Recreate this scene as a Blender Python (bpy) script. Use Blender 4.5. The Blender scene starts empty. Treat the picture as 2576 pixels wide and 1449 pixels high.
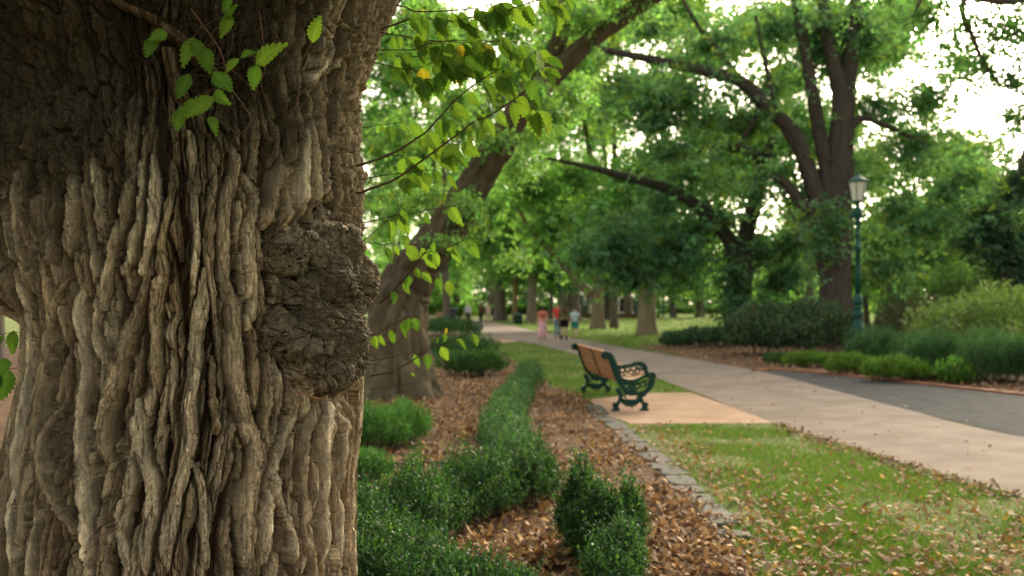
TRUNK_NU, TRUNK_NV = 1300, 1150
import bpy, math, numpy as np
from math import radians, sin, cos, pi
sc = bpy.context.scene
COL = sc.collection
K = 2576/1024.0          # planning units: photograph measured 2576 wide
CAMH = 1.6; F = 996.0; HZ = 304.0
def rs(seed): return np.random.default_rng(seed)
def at(x, y, Y):          # photo measurement + distance -> point in the park (metres)
    return np.array([(x/K-512)*Y/F, Y, CAMH-(y/K-HZ)*Y/F])
def gd(x, y):             # photo measurement on the ground -> point on the ground
    Y = CAMH*F/(y/K-HZ); return np.array([(x/K-512)*Y/F, Y, 0.0])

# ---------------------------------------------------------------- noise
_T = rs(7).random((16, 256, 256))
def vn(x, y, s=0):
    xi = np.floor(x); yi = np.floor(y); fx = x-xi; fy = y-yi
    fx = fx*fx*(3-2*fx); fy = fy*fy*(3-2*fy)
    a = xi.astype(np.int64) & 255; b = yi.astype(np.int64) & 255; a1 = (a+1) & 255; b1 = (b+1) & 255
    T = _T[s % 16]
    return (T[a, b]*(1-fx)+T[a1, b]*fx)*(1-fy)+(T[a, b1]*(1-fx)+T[a1, b1]*fx)*fy
def fbm(x, y, s=0, o=4):
    r = 0; a = .5; t = 0
    for i in range(o):
        r = r+a*vn(x*2**i+i*17.3, y*2**i+i*9.1, s+i); t += a; a *= .5
    return r/t
def worley(x, y, s=0):
    xi = np.floor(x); yi = np.floor(y)
    f1 = np.full(x.shape, 9.); f2 = np.full(x.shape, 9.); idv = np.zeros(x.shape)
    A, B, C = _T[s % 16], _T[(s+5) % 16], _T[(s+9) % 16]
    for i in (-1, 0, 1):
        for j in (-1, 0, 1):
            a = (xi+i).astype(np.int64) & 255; b = (yi+j).astype(np.int64) & 255
            d = np.hypot(xi+i+A[a, b]-x, yi+j+B[a, b]-y)
            m = d < f1
            f2 = np.where(m, f1, np.minimum(f2, d)); idv = np.where(m, C[a, b], idv); f1 = np.where(m, d, f1)
    return f1, f2, idv
def sstep(a, b, x):
    t = np.clip((x-a)/(b-a), 0, 1); return t*t*(3-2*t)

# ---------------------------------------------------------------- materials
def new_mat(name):
    m = bpy.data.materials.new(name); m.use_nodes = True
    nt = m.node_tree; nt.nodes.clear(); return m, nt, nt.nodes, nt.links
def N(nd, t, **kw):
    n = nd.new(t)
    for k, v in kw.items(): setattr(n, k, v)
    return n
def mat_attr(name, rough=.6, trans=0., tgain=(1.3, 1.5, .6), spec=.4, nscale=0, namt=0., bump=0., bscale=40, stretch=(1, 1, 1), metal=0.):
    """colour from the mesh's own colour attribute, varied with noise; optional leaf translucency and bump"""
    m, nt, nd, lk = new_mat(name)
    out = N(nd, 'ShaderNodeOutputMaterial'); p = N(nd, 'ShaderNodeBsdfPrincipled')
    a = N(nd, 'ShaderNodeAttribute', attribute_name='col')
    c = a.outputs['Color']
    p.inputs['Roughness'].default_value = rough; p.inputs['Specular IOR Level'].default_value = spec
    p.inputs['Metallic'].default_value = metal
    tc = None
    if namt or bump:
        tc = N(nd, 'ShaderNodeTexCoord'); mp = N(nd, 'ShaderNodeMapping'); mp.inputs['Scale'].default_value = stretch
        lk.new(tc.outputs['Object'], mp.inputs['Vector'])
    if namt:
        no = N(nd, 'ShaderNodeTexNoise'); no.inputs['Scale'].default_value = nscale; no.inputs['Detail'].default_value = 5
        lk.new(mp.outputs[0], no.inputs['Vector'])
        mr = N(nd, 'ShaderNodeMapRange'); mr.inputs[1].default_value = .25; mr.inputs[2].default_value = .75
        mr.inputs[3].default_value = 1-namt; mr.inputs[4].default_value = 1+namt
        lk.new(no.outputs[0], mr.inputs[0])
        mx = N(nd, 'ShaderNodeVectorMath', operation='SCALE')
        lk.new(c, mx.inputs[0]); lk.new(mr.outputs[0], mx.inputs['Scale']); c = mx.outputs[0]
    lk.new(c, p.inputs['Base Color'])
    if bump:
        n2 = N(nd, 'ShaderNodeTexNoise'); n2.inputs['Scale'].default_value = bscale; n2.inputs['Detail'].default_value = 6; n2.inputs['Roughness'].default_value = .65
        lk.new(mp.outputs[0], n2.inputs['Vector'])
        b = N(nd, 'ShaderNodeBump'); b.inputs['Strength'].default_value = bump; b.inputs['Distance'].default_value = .02
        lk.new(n2.outputs[0], b.inputs['Height']); lk.new(b.outputs[0], p.inputs['Normal'])
    o = p.outputs[0]
    if trans:
        t = N(nd, 'ShaderNodeBsdfTranslucent'); g = N(nd, 'ShaderNodeVectorMath', operation='MULTIPLY')
        g.inputs[1].default_value = tgain; lk.new(c, g.inputs[0]); lk.new(g.outputs[0], t.inputs['Color'])
        mix = N(nd, 'ShaderNodeMixShader'); mix.inputs[0].default_value = trans
        lk.new(p.outputs[0], mix.inputs[1]); lk.new(t.outputs[0], mix.inputs[2]); o = mix.outputs[0]
    lk.new(o, out.inputs[0]); return m
def mat_plain(name, c1, c2, scale=5, rough=.8, bump=.2, bscale=80, spec=.3, c3=None, scale3=1., metal=0., lo=.35, hi=.65):
    m, nt, nd, lk = new_mat(name)
    out = N(nd, 'ShaderNodeOutputMaterial'); p = N(nd, 'ShaderNodeBsdfPrincipled')
    p.inputs['Roughness'].default_value = rough; p.inputs['Specular IOR Level'].default_value = spec; p.inputs['Metallic'].default_value = metal
    tc = N(nd, 'ShaderNodeTexCoord')
    def noise(s, d=5):
        n = N(nd, 'ShaderNodeTexNoise'); n.inputs['Scale'].default_value = s; n.inputs['Detail'].default_value = d
        lk.new(tc.outputs['Object'], n.inputs['Vector']); return n
    r = N(nd, 'ShaderNodeValToRGB'); r.color_ramp.elements[0].position = lo; r.color_ramp.elements[1].position = hi
    r.color_ramp.elements[0].color = (*c1, 1); r.color_ramp.elements[1].color = (*c2, 1)
    lk.new(noise(scale).outputs[0], r.inputs[0]); c = r.outputs[0]
    if c3:
        mx = N(nd, 'ShaderNodeMix', data_type='RGBA'); mx.inputs['B'].default_value = (*c3, 1)
        mr = N(nd, 'ShaderNodeMapRange'); mr.inputs[1].default_value = .48; mr.inputs[2].default_value = .62
        lk.new(noise(scale3).outputs[0], mr.inputs[0]); lk.new(mr.outputs[0], mx.inputs['Factor']); lk.new(c, mx.inputs['A']); c = mx.outputs['Result']
    lk.new(c, p.inputs['Base Color'])
    if bump:
        b = N(nd, 'ShaderNodeBump'); b.inputs['Strength'].default_value = bump; b.inputs['Distance'].default_value = .02
        lk.new(noise(bscale, 8).outputs[0], b.inputs['Height']); lk.new(b.outputs[0], p.inputs['Normal'])
    lk.new(p.outputs[0], out.inputs[0]); return m

# ---------------------------------------------------------------- mesh helpers
def mesh_data(name, V, faces, mat, col=None, smooth=False):
    """faces: list of (n,k) int arrays"""
    me = bpy.data.meshes.new(name); V = np.asarray(V, np.float32)
    me.vertices.add(len(V)); me.vertices.foreach_set('co', V.ravel())
    faces = [np.asarray(f, np.int32) for f in faces if len(f)]
    loops = np.concatenate([f.ravel() for f in faces]); sizes = np.concatenate([np.full(len(f), f.shape[1], np.int32) for f in faces])
    me.loops.add(len(loops)); me.loops.foreach_set('vertex_index', loops)
    me.polygons.add(len(sizes)); st = np.concatenate([[0], np.cumsum(sizes)[:-1]]).astype(np.int32)
    me.polygons.foreach_set('loop_start', st)
    me.update(calc_edges=True)
    me.polygons.foreach_set('use_smooth', np.full(len(sizes), smooth))
    if col is not None:
        col = np.asarray(col, np.float32)
        if col.ndim == 1: col = np.tile(col, (len(V), 1))
        a = me.attributes.new('col', 'FLOAT_COLOR', 'POINT')
        a.data.foreach_set('color', np.concatenate([col[:, :3], np.ones((len(V), 1), np.float32)], 1).astype(np.float32).ravel())
    me.materials.append(mat); return me
def obj(name, V, faces, mat, parent=None, col=None, smooth=False, loc=None):
    """link ONE mesh object; V in park coordinates, made local to its parent (or to loc)"""
    o0 = np.array(loc if loc is not None else (0, 0, 0), float)
    if parent is not None: o0 = np.array(parent['_o'], float)
    me = mesh_data(name, np.asarray(V)-o0, faces, mat, col, smooth)
    o = bpy.data.objects.new(name, me); COL.objects.link(o)
    if parent is not None:
        o.parent = parent; o['_o'] = list(o0)
    else:
        o.location = o0
    return o
def thing(name, label, cat, loc, group=None):
    o = bpy.data.objects.new(name, None); COL.objects.link(o); o.location = loc; o['_o'] = [float(v) for v in loc]
    o['label'] = label; o['category'] = cat
    if group: o['group'] = group
    return o
def tag(o, label, cat, group=None):
    o['label'] = label; o['category'] = cat
    if group: o['group'] = group
    return o
def dup(root, loc, rz=None, label=None, group=None, scale=None):
    r = root.copy(); COL.objects.link(r); r.location = loc
    if rz is not None: r.rotation_euler = (0, 0, rz)
    if scale: r.scale = scale if hasattr(scale, '__len__') else (scale,)*3
    if label: r['label'] = label
    if group: r['group'] = group
    def kids(a, b):
        for ch in list(a.children):
            c = ch.copy(); COL.objects.link(c); c.parent = b; kids(ch, c)
    kids(root, r); return r
class MB:
    def __init__(s): s.V = []; s.F = {3: [], 4: []}; s.C = []; s.n = 0
    def add(s, V, faces, col=None):
        V = np.asarray(V, float); s.V.append(V)
        for f in faces:
            f = np.asarray(f)
            if len(f): s.F[f.shape[1]].append(f+s.n)
        c = np.array(col if col is not None else (1, 1, 1), float)
        s.C.append(np.tile(c, (len(V), 1)) if c.ndim == 1 else c); s.n += len(V); return s
    def get(s): return np.concatenate(s.V), [np.concatenate(f) for f in s.F.values() if f], np.concatenate(s.C)
    def build(s, name, mat, parent=None, smooth=False, loc=None):
        V, F, C = s.get(); return obj(name, V, F, mat, parent, C, smooth, loc)
def smooth_path(P, n):
    P = np.asarray(P, float)
    if len(P) < 3:
        t = np.linspace(0, 1, n)[:, None]; return P[0]*(1-t)+P[-1]*t
    Q = np.vstack([2*P[0]-P[1], P, 2*P[-1]-P[-2]]); L = len(P)-1
    t = np.linspace(0, L-1e-6, n); i = t.astype(int); f = (t-i)[:, None]
    a, b, c, d = Q[i], Q[i+1], Q[i+2], Q[i+3]
    return .5*(2*b+(c-a)*f+(2*a-5*b+4*c-d)*f**2+(3*b-a-3*c+d)*f**3)
def grid_faces(nr, nc, wrap=True):
    i = np.arange(nr-1)[:, None]; j = np.arange(nc if wrap else nc-1)[None, :]; j1 = (j+1) % nc
    return np.stack([i*nc+j, i*nc+j1, (i+1)*nc+j1, (i+1)*nc+j], -1).reshape(-1, 4)
def tube(P, R, seg=8, n=None, jit=0, rng=None, flare=None):
    """tapered round tube along a smooth path -> verts, faces"""
    P = np.asarray(P, float); n = n or max(4, 4*(len(P)-1)+1)
    R = np.interp(np.linspace(0, 1, n), np.linspace(0, 1, len(R)), R) if hasattr(R, '__len__') else np.full(n, R)
    C = smooth_path(P, n); T = np.gradient(C, axis=0); T /= np.linalg.norm(T, axis=1)[:, None]+1e-9
    up = np.array([0, 1., 0]) if abs(T[0] @ [0, 1, 0]) < .9 else np.array([1., 0, 0])
    A = np.cross(T, up); A /= np.linalg.norm(A, axis=1)[:, None]+1e-9; B = np.cross(T, A)
    th = np.linspace(0, 2*pi, seg, endpoint=False)
    rr = R[:, None]*np.ones((1, seg))
    if jit and rng is not None: rr = rr*(1+jit*(rng.random((n, seg))-.5))
    V = C[:, None]+rr[..., None]*(np.cos(th)[None, :, None]*A[:, None]+np.sin(th)[None, :, None]*B[:, None])
    V = V.reshape(-1, 3); Fq = grid_faces(n, seg)
    V = np.vstack([V, C[:1], C[-1:]]); j = np.arange(seg); j1 = (j+1) % seg; e = n*seg
    Ft = np.vstack([np.stack([np.full(seg, e), j1, j], 1), np.stack([np.full(seg, e+1), (n-1)*seg+j, (n-1)*seg+j1], 1)])
    return V, [Fq, Ft]
def lathe(prof, seg=16, c=(0, 0, 0), rfun=None):
    """prof: [(r,z)...] -> verts, faces"""
    prof = np.asarray(prof, float); th = np.linspace(0, 2*pi, seg, endpoint=False)
    r = prof[:, :1]*np.ones((1, seg))
    if rfun is not None: r = r*rfun(th[None, :], prof[:, 1:2])
    V = np.stack([r*np.cos(th), r*np.sin(th), prof[:, 1:2]*np.ones((1, seg))], -1).reshape(-1, 3)
    n = len(prof); V = np.vstack([V, [[0, 0, prof[0, 1]], [0, 0, prof[-1, 1]]]])+np.asarray(c, float)
    j = np.arange(seg); j1 = (j+1) % seg; e = n*seg
    return V, [grid_faces(n, seg), np.vstack([np.stack([np.full(seg, e), j1, j], 1), np.stack([np.full(seg, e+1), (n-1)*seg+j, (n-1)*seg+j1], 1)])]
_BF = np.array([[0, 3, 2, 1], [4, 5, 6, 7], [0, 1, 5, 4], [1, 2, 6, 5], [2, 3, 7, 6], [3, 0, 4, 7]])
def box(c, s, rz=0., M=None):
    x, y, z = np.array(s)/2
    V = np.array([[-x, -y, -z], [x, -y, -z], [x, y, -z], [-x, y, -z], [-x, -y, z], [x, -y, z], [x, y, z], [-x, y, z]])
    if M is not None: V = V @ np.asarray(M).T
    if rz: V = V @ np.array([[cos(rz), -sin(rz), 0], [sin(rz), cos(rz), 0], [0, 0, 1]]).T
    return V+np.asarray(c, float), [_BF]
def poly_mesh(pts, z):
    """flat polygon (may be concave) as a triangulated sheet"""
    from mathutils.geometry import tessellate_polygon
    from mathutils import Vector
    P = [Vector((float(p[0]), float(p[1]), 0)) for p in pts]
    t = tessellate_polygon([P]); V = np.array([[p.x, p.y, z] for p in P]); T = []
    for a, b, c in t:
        if np.cross(V[b][:2]-V[a][:2], V[c][:2]-V[a][:2]) < 0: b, c = c, b
        T.append((a, b, c))
    return V, [np.array(T)]
def unit(v): return v/(np.linalg.norm(v, axis=-1, keepdims=True)+1e-9)
def rdir(rng, n): return unit(rng.normal(size=(n, 3)))
def leaf_quads(P, ax, nr, L, W, fold=.12):
    """P base points, ax tip direction, nr approx normal -> rhombic folded leaves"""
    s = unit(np.cross(ax, nr)); nn = np.cross(s, ax); L = np.asarray(L)[:, None]; W = np.asarray(W)[:, None]
    m = P+ax*L*.45
    V = np.stack([P, m+s*W*.5+nn*W*fold, P+ax*L, m-s*W*.5+nn*W*fold], 1).reshape(-1, 3)
    i = np.arange(len(P))[:, None]*4; return V, i+np.arange(4)[None]
def varied(rng, base, n, k=1, dv=.35, dh=.15, alt=None, palt=0.):
    """n colours around base, each repeated k times"""
    b = np.array(base)[None]*(1+dv*(rng.random((n, 1))-.5)*2)
    b = b*(1+dh*(rng.random((n, 3))-.5)*2)
    if alt is not None:
        m = rng.random(n) < palt; b[m] = np.array(alt)*(1+dv*(rng.random((m.sum(), 1))-.5))
    return np.repeat(np.clip(b, .002, .95), k, 0)

# ---------------------------------------------------------------- camera, light, render settings
cam = bpy.data.cameras.new('camera'); co = bpy.data.objects.new('camera', cam); COL.objects.link(co)
co.location = (0, 0, CAMH); co.rotation_euler = (pi/2, 0, 0)
cam.sensor_width = 36; cam.lens = 36*F/1024; cam.shift_y = (HZ-288)/1024
cam.clip_start = .05; cam.clip_end = 2000
cam.dof.use_dof = True; cam.dof.focus_distance = 3.5; cam.dof.aperture_fstop = 2.9
sc.camera = co
SUN_AZ, SUN_EL = radians(24), radians(24)
w = bpy.data.worlds.new('World'); sc.world = w; w.use_nodes = True
nt = w.node_tree; bg = nt.nodes['Background']; sky = nt.nodes.new('ShaderNodeTexSky'); sky.sky_type = 'NISHITA'
sky.sun_disc = False; sky.sun_elevation = SUN_EL; sky.sun_rotation = SUN_AZ
sky.air_density = 1.0; sky.dust_density = 5.0; sky.ozone_density = .4
hs = nt.nodes.new('ShaderNodeHueSaturation'); hs.inputs['Saturation'].default_value = .40
nt.links.new(sky.outputs[0], hs.inputs['Color']); wt = nt.nodes.new('ShaderNodeVectorMath'); wt.operation = 'MULTIPLY'; wt.inputs[1].default_value = (1.06, 1.0, .86)
nt.links.new(hs.outputs[0], wt.inputs[0]); nt.links.new(wt.outputs[0], bg.inputs[0]); bg.inputs[1].default_value = .15
sl = bpy.data.lights.new('sun', 'SUN'); so = bpy.data.objects.new('sun', sl); COL.objects.link(so)
sl.energy = 1.3; sl.angle = radians(12); sl.color = (1, .86, .66)
so.rotation_euler = (pi/2-SUN_EL, 0, pi-SUN_AZ); so.location = (5, 30, 40)
sc.view_settings.view_transform = 'Standard'; sc.view_settings.look = 'None'; sc.view_settings.exposure = 1.7
sc.render.engine = 'CYCLES'
cy = sc.cycles; cy.max_bounces = 7; cy.diffuse_bounces = 4; cy.glossy_bounces = 2; cy.transmission_bounces = 5; cy.transparent_max_bounces = 8
cy.use_denoising = True; cy.use_adaptive_sampling = True; cy.adaptive_threshold = .02; cy.sample_clamp_indirect = 6
# ================================================================ the big elm in front: trunk with burl
YC = 4.05
_ey = np.array([-300, -120, 0, 100, 200, 300, 400, 500, 600, 690, 760, 820, 880, 950, 1050, 1100, 1200, 1300, 1449, 1700, 2000])
_er = np.array([1180, 1030, 970, 935, 908, 905, 916, 914, 910, 905, 902, 905, 915, 922, 920, 918, 906, 902, 904, 920, 960])
_el = np.array([-420, -240, -150, -110, -85, -60, -45, -35, -20, 5, 28, 40, 38, 32, 8, -5, -22, -38, -45, -90, -180])
def trunk_prof(z):
    yv = K*(HZ-(z-CAMH)*F/3.8)
    aR = np.arctan((np.interp(yv, _ey, _er)/K-512)/F); aL = np.arctan((np.interp(yv, _ey, _el)/K-512)/F)
    am = (aL+aR)/2; h = (aR-aL)/2; D = YC/np.cos(am)
    return YC*np.tan(am), D*np.sin(h), am
def v2t(x, y):
    """photo measurement -> (theta, z) on the trunk"""
    th = np.linspace(-1.36, 1.36, 600); z = CAMH-(y/K-HZ)*3.45/F
    for _ in range(3):
        xc, r, am = trunk_prof(np.array([z])); D = YC/np.cos(am)
        px = 512+F*np.tan(am+np.arctan2(r*np.sin(th), D-r*np.cos(th)))
        t = np.interp(x/K, px, th); d = (D-r*np.cos(t))*np.cos(am)
        z = float((CAMH-(y/K-HZ)*d/F)[0])
    return float(t), z
def build_trunk(NU=1000, NV=900):
    rng = rs(11)
    th = np.concatenate([np.linspace(-1.75, 1.75, NU), np.linspace(1.75, 2*pi-1.75, 62)[1:-1]])
    zz = np.concatenate([np.linspace(-.1, .6, 50)[:-1], np.linspace(.6, 2.8, NV), np.linspace(2.8, 3.9, 60)[1:]])
    nr, nc = len(zz), len(th)
    TH, Z = np.meshgrid(th, zz); xc, r, am = trunk_prof(zz); U = TH*r[:, None]      # U arc metres
    # base surface, vertically furrowed inner bark, tinted darker still to imitate furrow shade
    wob = (fbm(U*3, Z*1.5, 1)-.5)*.10+(fbm(U*9, Z*5, 2)-.5)*.03
    H = -.085+(fbm((U+wob)*38, Z*5, 3, 4)-.5)*.022+(fbm(U*60, Z*40, 4, 3)-.5)*.010
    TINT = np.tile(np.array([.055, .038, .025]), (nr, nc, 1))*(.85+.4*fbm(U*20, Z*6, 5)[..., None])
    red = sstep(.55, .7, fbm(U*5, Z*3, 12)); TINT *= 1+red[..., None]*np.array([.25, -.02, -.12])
    pw = (fbm(U*10, Z*4, 7)-.5)*.05; pf1, pf2, PID = worley((U+pw)*46, (Z+pw*1.5)*8.5, 11); PED = sstep(.16, 0, pf2-pf1)
    sf1, sf2, SID = worley((U+pw)*105, (Z-pw)*24, 13); SED = sstep(.22, 0, sf2-sf1)
    jag = (vn(U*60, Z*15, 6)-.5)*.008+(PID-.5)*.009+(vn(U*130, Z*28, 7)-.5)*.002+(vn(U*24, Z*4, 3)-.5)*.011+(vn(U*80, Z*18, 9)-.5)*.006
    burl_c = v2t(800, 775)
    sd_ = sstep(.30, .95, np.abs(TH)); jag = jag*(1-.75*sd_)
    def strand(pts, wid, h0, tint, seed, taper=(.2, .2), moat=True):
        nonlocal H, TINT
        pts = np.array(sorted(pts, key=lambda p: p[1])); 
        if pts[-1, 1]-pts[0, 1] < .03: return
        C = smooth_path(pts, 40); C = C[np.argsort(C[:, 1])]
        i0, i1 = np.searchsorted(zz, C[0, 1]), np.searchsorted(zz, C[-1, 1])
        if i1-i0 < 3: return
        zr = zz[i0:i1]; tc = np.interp(zr, C[:, 1], C[:, 0])*r[i0:i1]
        s = (zr-zr[0])/(zr[-1]-zr[0]); wob1 = (vn(zr*5+seed, zr*0+seed*1.7, seed)-.5)*.016+(vn(zr*16+seed, zr*0+seed*1.1, seed)-.5)*.003
        tc = tc+wob1
        wl = wid*(.86+.34*vn(zr*3.2, zr*0+seed*3.1, seed+1))
        env = np.minimum(1, np.minimum(s/taper[0]+.12, (1-s)/taper[1]+.12)); wl = wl*env**.55
        hl = h0*(.92+.16*vn(zr*2.5, zr*0+seed*5.3, seed+2))*env**.4
        j0 = np.searchsorted(U[i0, :NU], min(tc.min()-wid*1.6, U[i0, NU-2])); 
        ua = U[i0:i1, :NU]; lo = (tc-wid*1.7)/r[i0:i1]; hi = (tc+wid*1.7)/r[i0:i1]
        j0 = max(0, np.searchsorted(th[:NU], lo.min())); j1 = min(NU, np.searchsorted(th[:NU], hi.max()))
        if j1-j0 < 3: return
        sl = (slice(i0, i1), slice(j0, j1)); u = U[sl]; z = Z[sl]
        d = (u-tc[:, None]+jag[sl])/wl[:, None]
        a = np.abs(d); p = sstep(1.0, .84, a); tilt = (rng.random()-.5)*.5
        q = (u-tc[:, None])
        qz = q+(vn(z*30+seed, q*20, seed+5)-.5)*.008
        fib = sstep(.30, .0, np.abs(vn(qz*95+seed*7, z*6+seed, seed)-.5)*2); fib2 = sstep(.35, .0, np.abs(vn(qz*210+seed*3, z*12, seed+4)-.5)*2)
        body = 1-.13*a**2+tilt*d*.35
        # flaky plates: terraces across the strand
        fl = fbm(q*34+seed, z*7+seed*2, seed+3, 3); fl = np.floor(fl*6+ .6*vn(q*60, z*30, seed))/6
        crack = vn(q*12+seed, z*26+seed*3, seed+6); crk = sstep(.035, .0, np.abs(crack-.5))*sstep(.45, .6, vn(q*6, z*8, seed+2))
        hh = hl[:, None]*body*p+(fl-.5)*.018*p-(fib*.014+fib2*.008)*p-crk*.008*p+(fbm(q*85+seed, z*22, seed+7, 4)-.5)*.014*p*(1-.6*sd_[sl])+.018*p+(1-.8*sd_[sl])*((PID[sl]-.5)*.020-PED[sl]*.010+(SID[sl]-.5)*.009-SED[sl]*.005)*p
        if moat:      # ridges stand apart: a cleft runs along both flanks
            mo = (a > .93) & (a < 1.0+(.42+.8*np.abs(tc/r[i0:i1])[:, None])*(.4+vn(z*6, z*0+seed*2.3, seed+8))) & (env[:, None] > .45)
            H[sl] = np.where(mo, np.minimum(H[sl], -.088+(vn(q*60, z*14, seed)-.5)*.02), H[sl])
        cand = -.082+hh; m = (cand > H[sl]) & (p > .02)
        H[sl] = np.where(m, cand, H[sl])
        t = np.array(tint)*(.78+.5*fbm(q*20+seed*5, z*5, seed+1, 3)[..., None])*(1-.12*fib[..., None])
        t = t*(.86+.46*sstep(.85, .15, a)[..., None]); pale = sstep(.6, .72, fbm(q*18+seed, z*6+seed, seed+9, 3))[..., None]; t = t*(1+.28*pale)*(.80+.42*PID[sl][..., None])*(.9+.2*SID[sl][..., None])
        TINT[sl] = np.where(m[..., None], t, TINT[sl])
    def tint():
        k = rng.random(); c = np.array([.22, .160, .098])*(1-k)+np.array([.42, .345, .240])*k
        return c*(.8+.4*rng.random())
    # layer 1: thin low strands everywhere, groove shade put into their tint
    for i in range(420):
        t0 = rng.uniform(-1.7, 1.7); z0 = rng.uniform(.4, 2.75); L = rng.uniform(.15, .55); sl = rng.normal(0, .16)
        pts = [(t0+sl*k*L+rng.normal(0, .012), z0+k*L) for k in np.linspace(0, 1, 5)]
        strand(pts, rng.uniform(.006, .011), rng.uniform(.006, .034), tint()*.60, i+3, moat=False)
    # layer 2: main random ridges, row by row
    sd = 400
    for col in np.arange(-1.68, 1.70, .057):
        z = .35+rng.uniform(-.3, .1)
        while z < 2.75:
            L = rng.uniform(.40, 1.15); t0 = col+rng.normal(0, .016); lean = rng.normal(0, .10)+(-.10 if col < -.2 else .02)*0
            if col < .2 and z < 1.5: lean += .07
            pts = [(t0+lean*(k-.5)*L+rng.normal(0, .006), z+k*L) for k in np.linspace(0, 1, 6)]
            strand(pts, rng.uniform(.0115, .020)*(1-.25*(abs(col) > .7)), rng.uniform(.045, .085), tint(), sd); sd += 1
            z += L*rng.uniform(.75, .95)
    # hand-laid ridges read off the photograph
    K7 = .5093; K8 = .5371; Y8 = 670.8
    ridges = [([(336,407),(326,458),(306,550),(275,637),(255,733),(240,830),(262,950)], .030),
      ([(352,402),(354,500),(330,626),(306,700)], .024), ([(377,387),(387,458),(384,550),(360,662),(341,733)], .026),
      ([(423,397),(433,458),(423,550),(412,611),(423,733)], .030), ([(474,321),(489,443),(489,550),(494,611),(479,733)], .032),
      ([(530,326),(540,423),(540,509),(530,611)], .026), ([(565,326),(591,407),(570,509),(570,611),(570,733)], .036),
      ([(611,428),(642,499),(626,570),(616,662),(626,733)], .032), ([(713,387),(698,458),(662,576)], .034),
      ([(784,300),(774,387),(759,512)], .040), ([(835,433),(795,520)], .026), ([(876,100),(805,173),(760,214),(750,260)], .034),
      ([(800,0),(840,102),(790,190)], .034), ([(866,0),(907,152),(880,230)], .03), ([(122,499),(132,540),(122,611),(122,677)], .034),
      ([(173,474),(173,560),(163,652)], .030), ([(219,387),(239,458),(255,601)], .028), ([(100,320),(150,420),(190,520)], .03),
      ([(376,671),(349,751),(317,848),(295,939),(274,1020),(263,1100),(268,1181)], .044), ([(419,671),(397,751),(392,859),(387,950),(397,993)], .034),
      ([(446,778),(430,832),(446,886)], .026), ([(521,671),(510,778),(489,886),(478,993),(478,1100),(446,1208),(424,1315),(419,1449)], .044),
      ([(478,1165),(505,1235),(516,1315),(520,1449)], .030), ([(559,671),(580,751),(591,886),(602,993),(628,1074),(645,1154),(623,1262),(618,1449)], .046),
      ([(537,896),(532,972),(543,1100)], .024), ([(757,1009),(725,1090),(693,1181),(677,1289),(670,1449)], .034),
      ([(790,1015),(768,1127),(763,1235),(773,1315),(784,1449)], .044), ([(854,939),(827,1074),(827,1208),(833,1449)], .052),
      ([(880,900),(870,1050),(872,1200),(868,1449)], .034), ([(845,900),(800,960),(770,1010)], .026),
      ([(628,540),(636,650),(640,770),(622,840)], .032), ([(160,690),(120,800),(100,900),(85,1000),(80,1150)], .038),
      ([(150,1000),(95,1110),(130,1230),(190,1330),(200,1449)], .036), ([(60,900),(40,1050),(20,1200),(15,1400)], .036),
      ([(210,700),(205,800),(215,900),(205,1050),(210,1200),(225,1449)], .032), ([(320,1100),(330,1200),(300,1320),(330,1449)], .036),
      ([(340,1000),(350,1130),(380,1230),(365,1449)], .040), ([(690,1190),(700,1280),(735,1360),(745,1449)], .026)]
    for i, (p, w_) in enumerate(ridges):
        k = rng.random(); c = np.array([.35, .27, .175])*(1-k)+np.array([.56, .48, .355])*k
        vt = [v2t(*q) for q in p]; strand(vt, w_*.62*(1-.28*(abs(vt[0][0]) > .6)), .086*rng.uniform(.9, 1.15), c, 800+i*3, (.14, .14))
    hf = sstep(.40, 1.15, np.abs(TH)); H = np.where(H > -.02, -.02+(H+.02)*(1-.62*hf), -.02+(H+.02)*(1-.10*hf))      # the relief gets shallower round the flanks
    # long sharp fissures, closest together round the flanks
    fw = (fbm(U*6, Z*3, 12)-.5)*.06
    fz1 = sstep(.085, .0, np.abs(vn((U+fw)*34, Z*1.9+fw*20, 6)-.5)); fz2 = sstep(.10, .0, np.abs(vn((U+fw)*80, Z*4.5, 10)-.5))
    H -= (.010+.030*hf)*fz1+(.004+.007*hf)*fz2
    # chunky plated bark high up, with the shade under the fork put into its tint
    wx, wz = (fbm(U*8, Z*8, 5)-.5)*.08, (fbm(U*8+40, Z*8, 6)-.5)*.08
    f1, f2, cid = worley((U+wx)*21, (Z+wz)*6.5, 2); g1, g2, gid = worley((U+wz)*62, (Z+wx)*30, 4)
    ed = sstep(.0, .22, f2-f1); eg = sstep(0, .25, g2-g1)
    plate = -.05+.048*ed*(.3+.9*cid)+.012*eg*(.4+gid)+(fbm(U*60, Z*42, 8)-.5)*.030+(fbm(U*16, Z*9, 2)-.5)*.05
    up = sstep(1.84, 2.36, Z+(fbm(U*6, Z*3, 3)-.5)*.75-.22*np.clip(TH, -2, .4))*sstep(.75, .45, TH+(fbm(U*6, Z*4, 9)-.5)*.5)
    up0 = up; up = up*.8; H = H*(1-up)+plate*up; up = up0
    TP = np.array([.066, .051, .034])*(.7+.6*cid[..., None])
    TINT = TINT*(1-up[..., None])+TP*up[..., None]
    # slanting root-like ridge across the plated bark, and hollow of the fork
    ft, fz = v2t(270, 190)
    H -= .10*np.exp(-((TH-ft)/.42)**2-((Z-fz)/.16)**2)+.05*np.exp(-((TH-(ft-.5))/.3)**2-((Z-fz)/.3)**2)
    for p, w_ in (([(250,0),(390,50),(470,100),(560,190)], .030), ([(430,110),(440,180),(470,260)], .026)):
        strand([v2t(*q) for q in p], w_, .085, (.17, .12, .08), 900, (.1, .1))
    H += .05*sstep(2.35, 2.75, Z)*sstep(-.2, -.9, TH)
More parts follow.
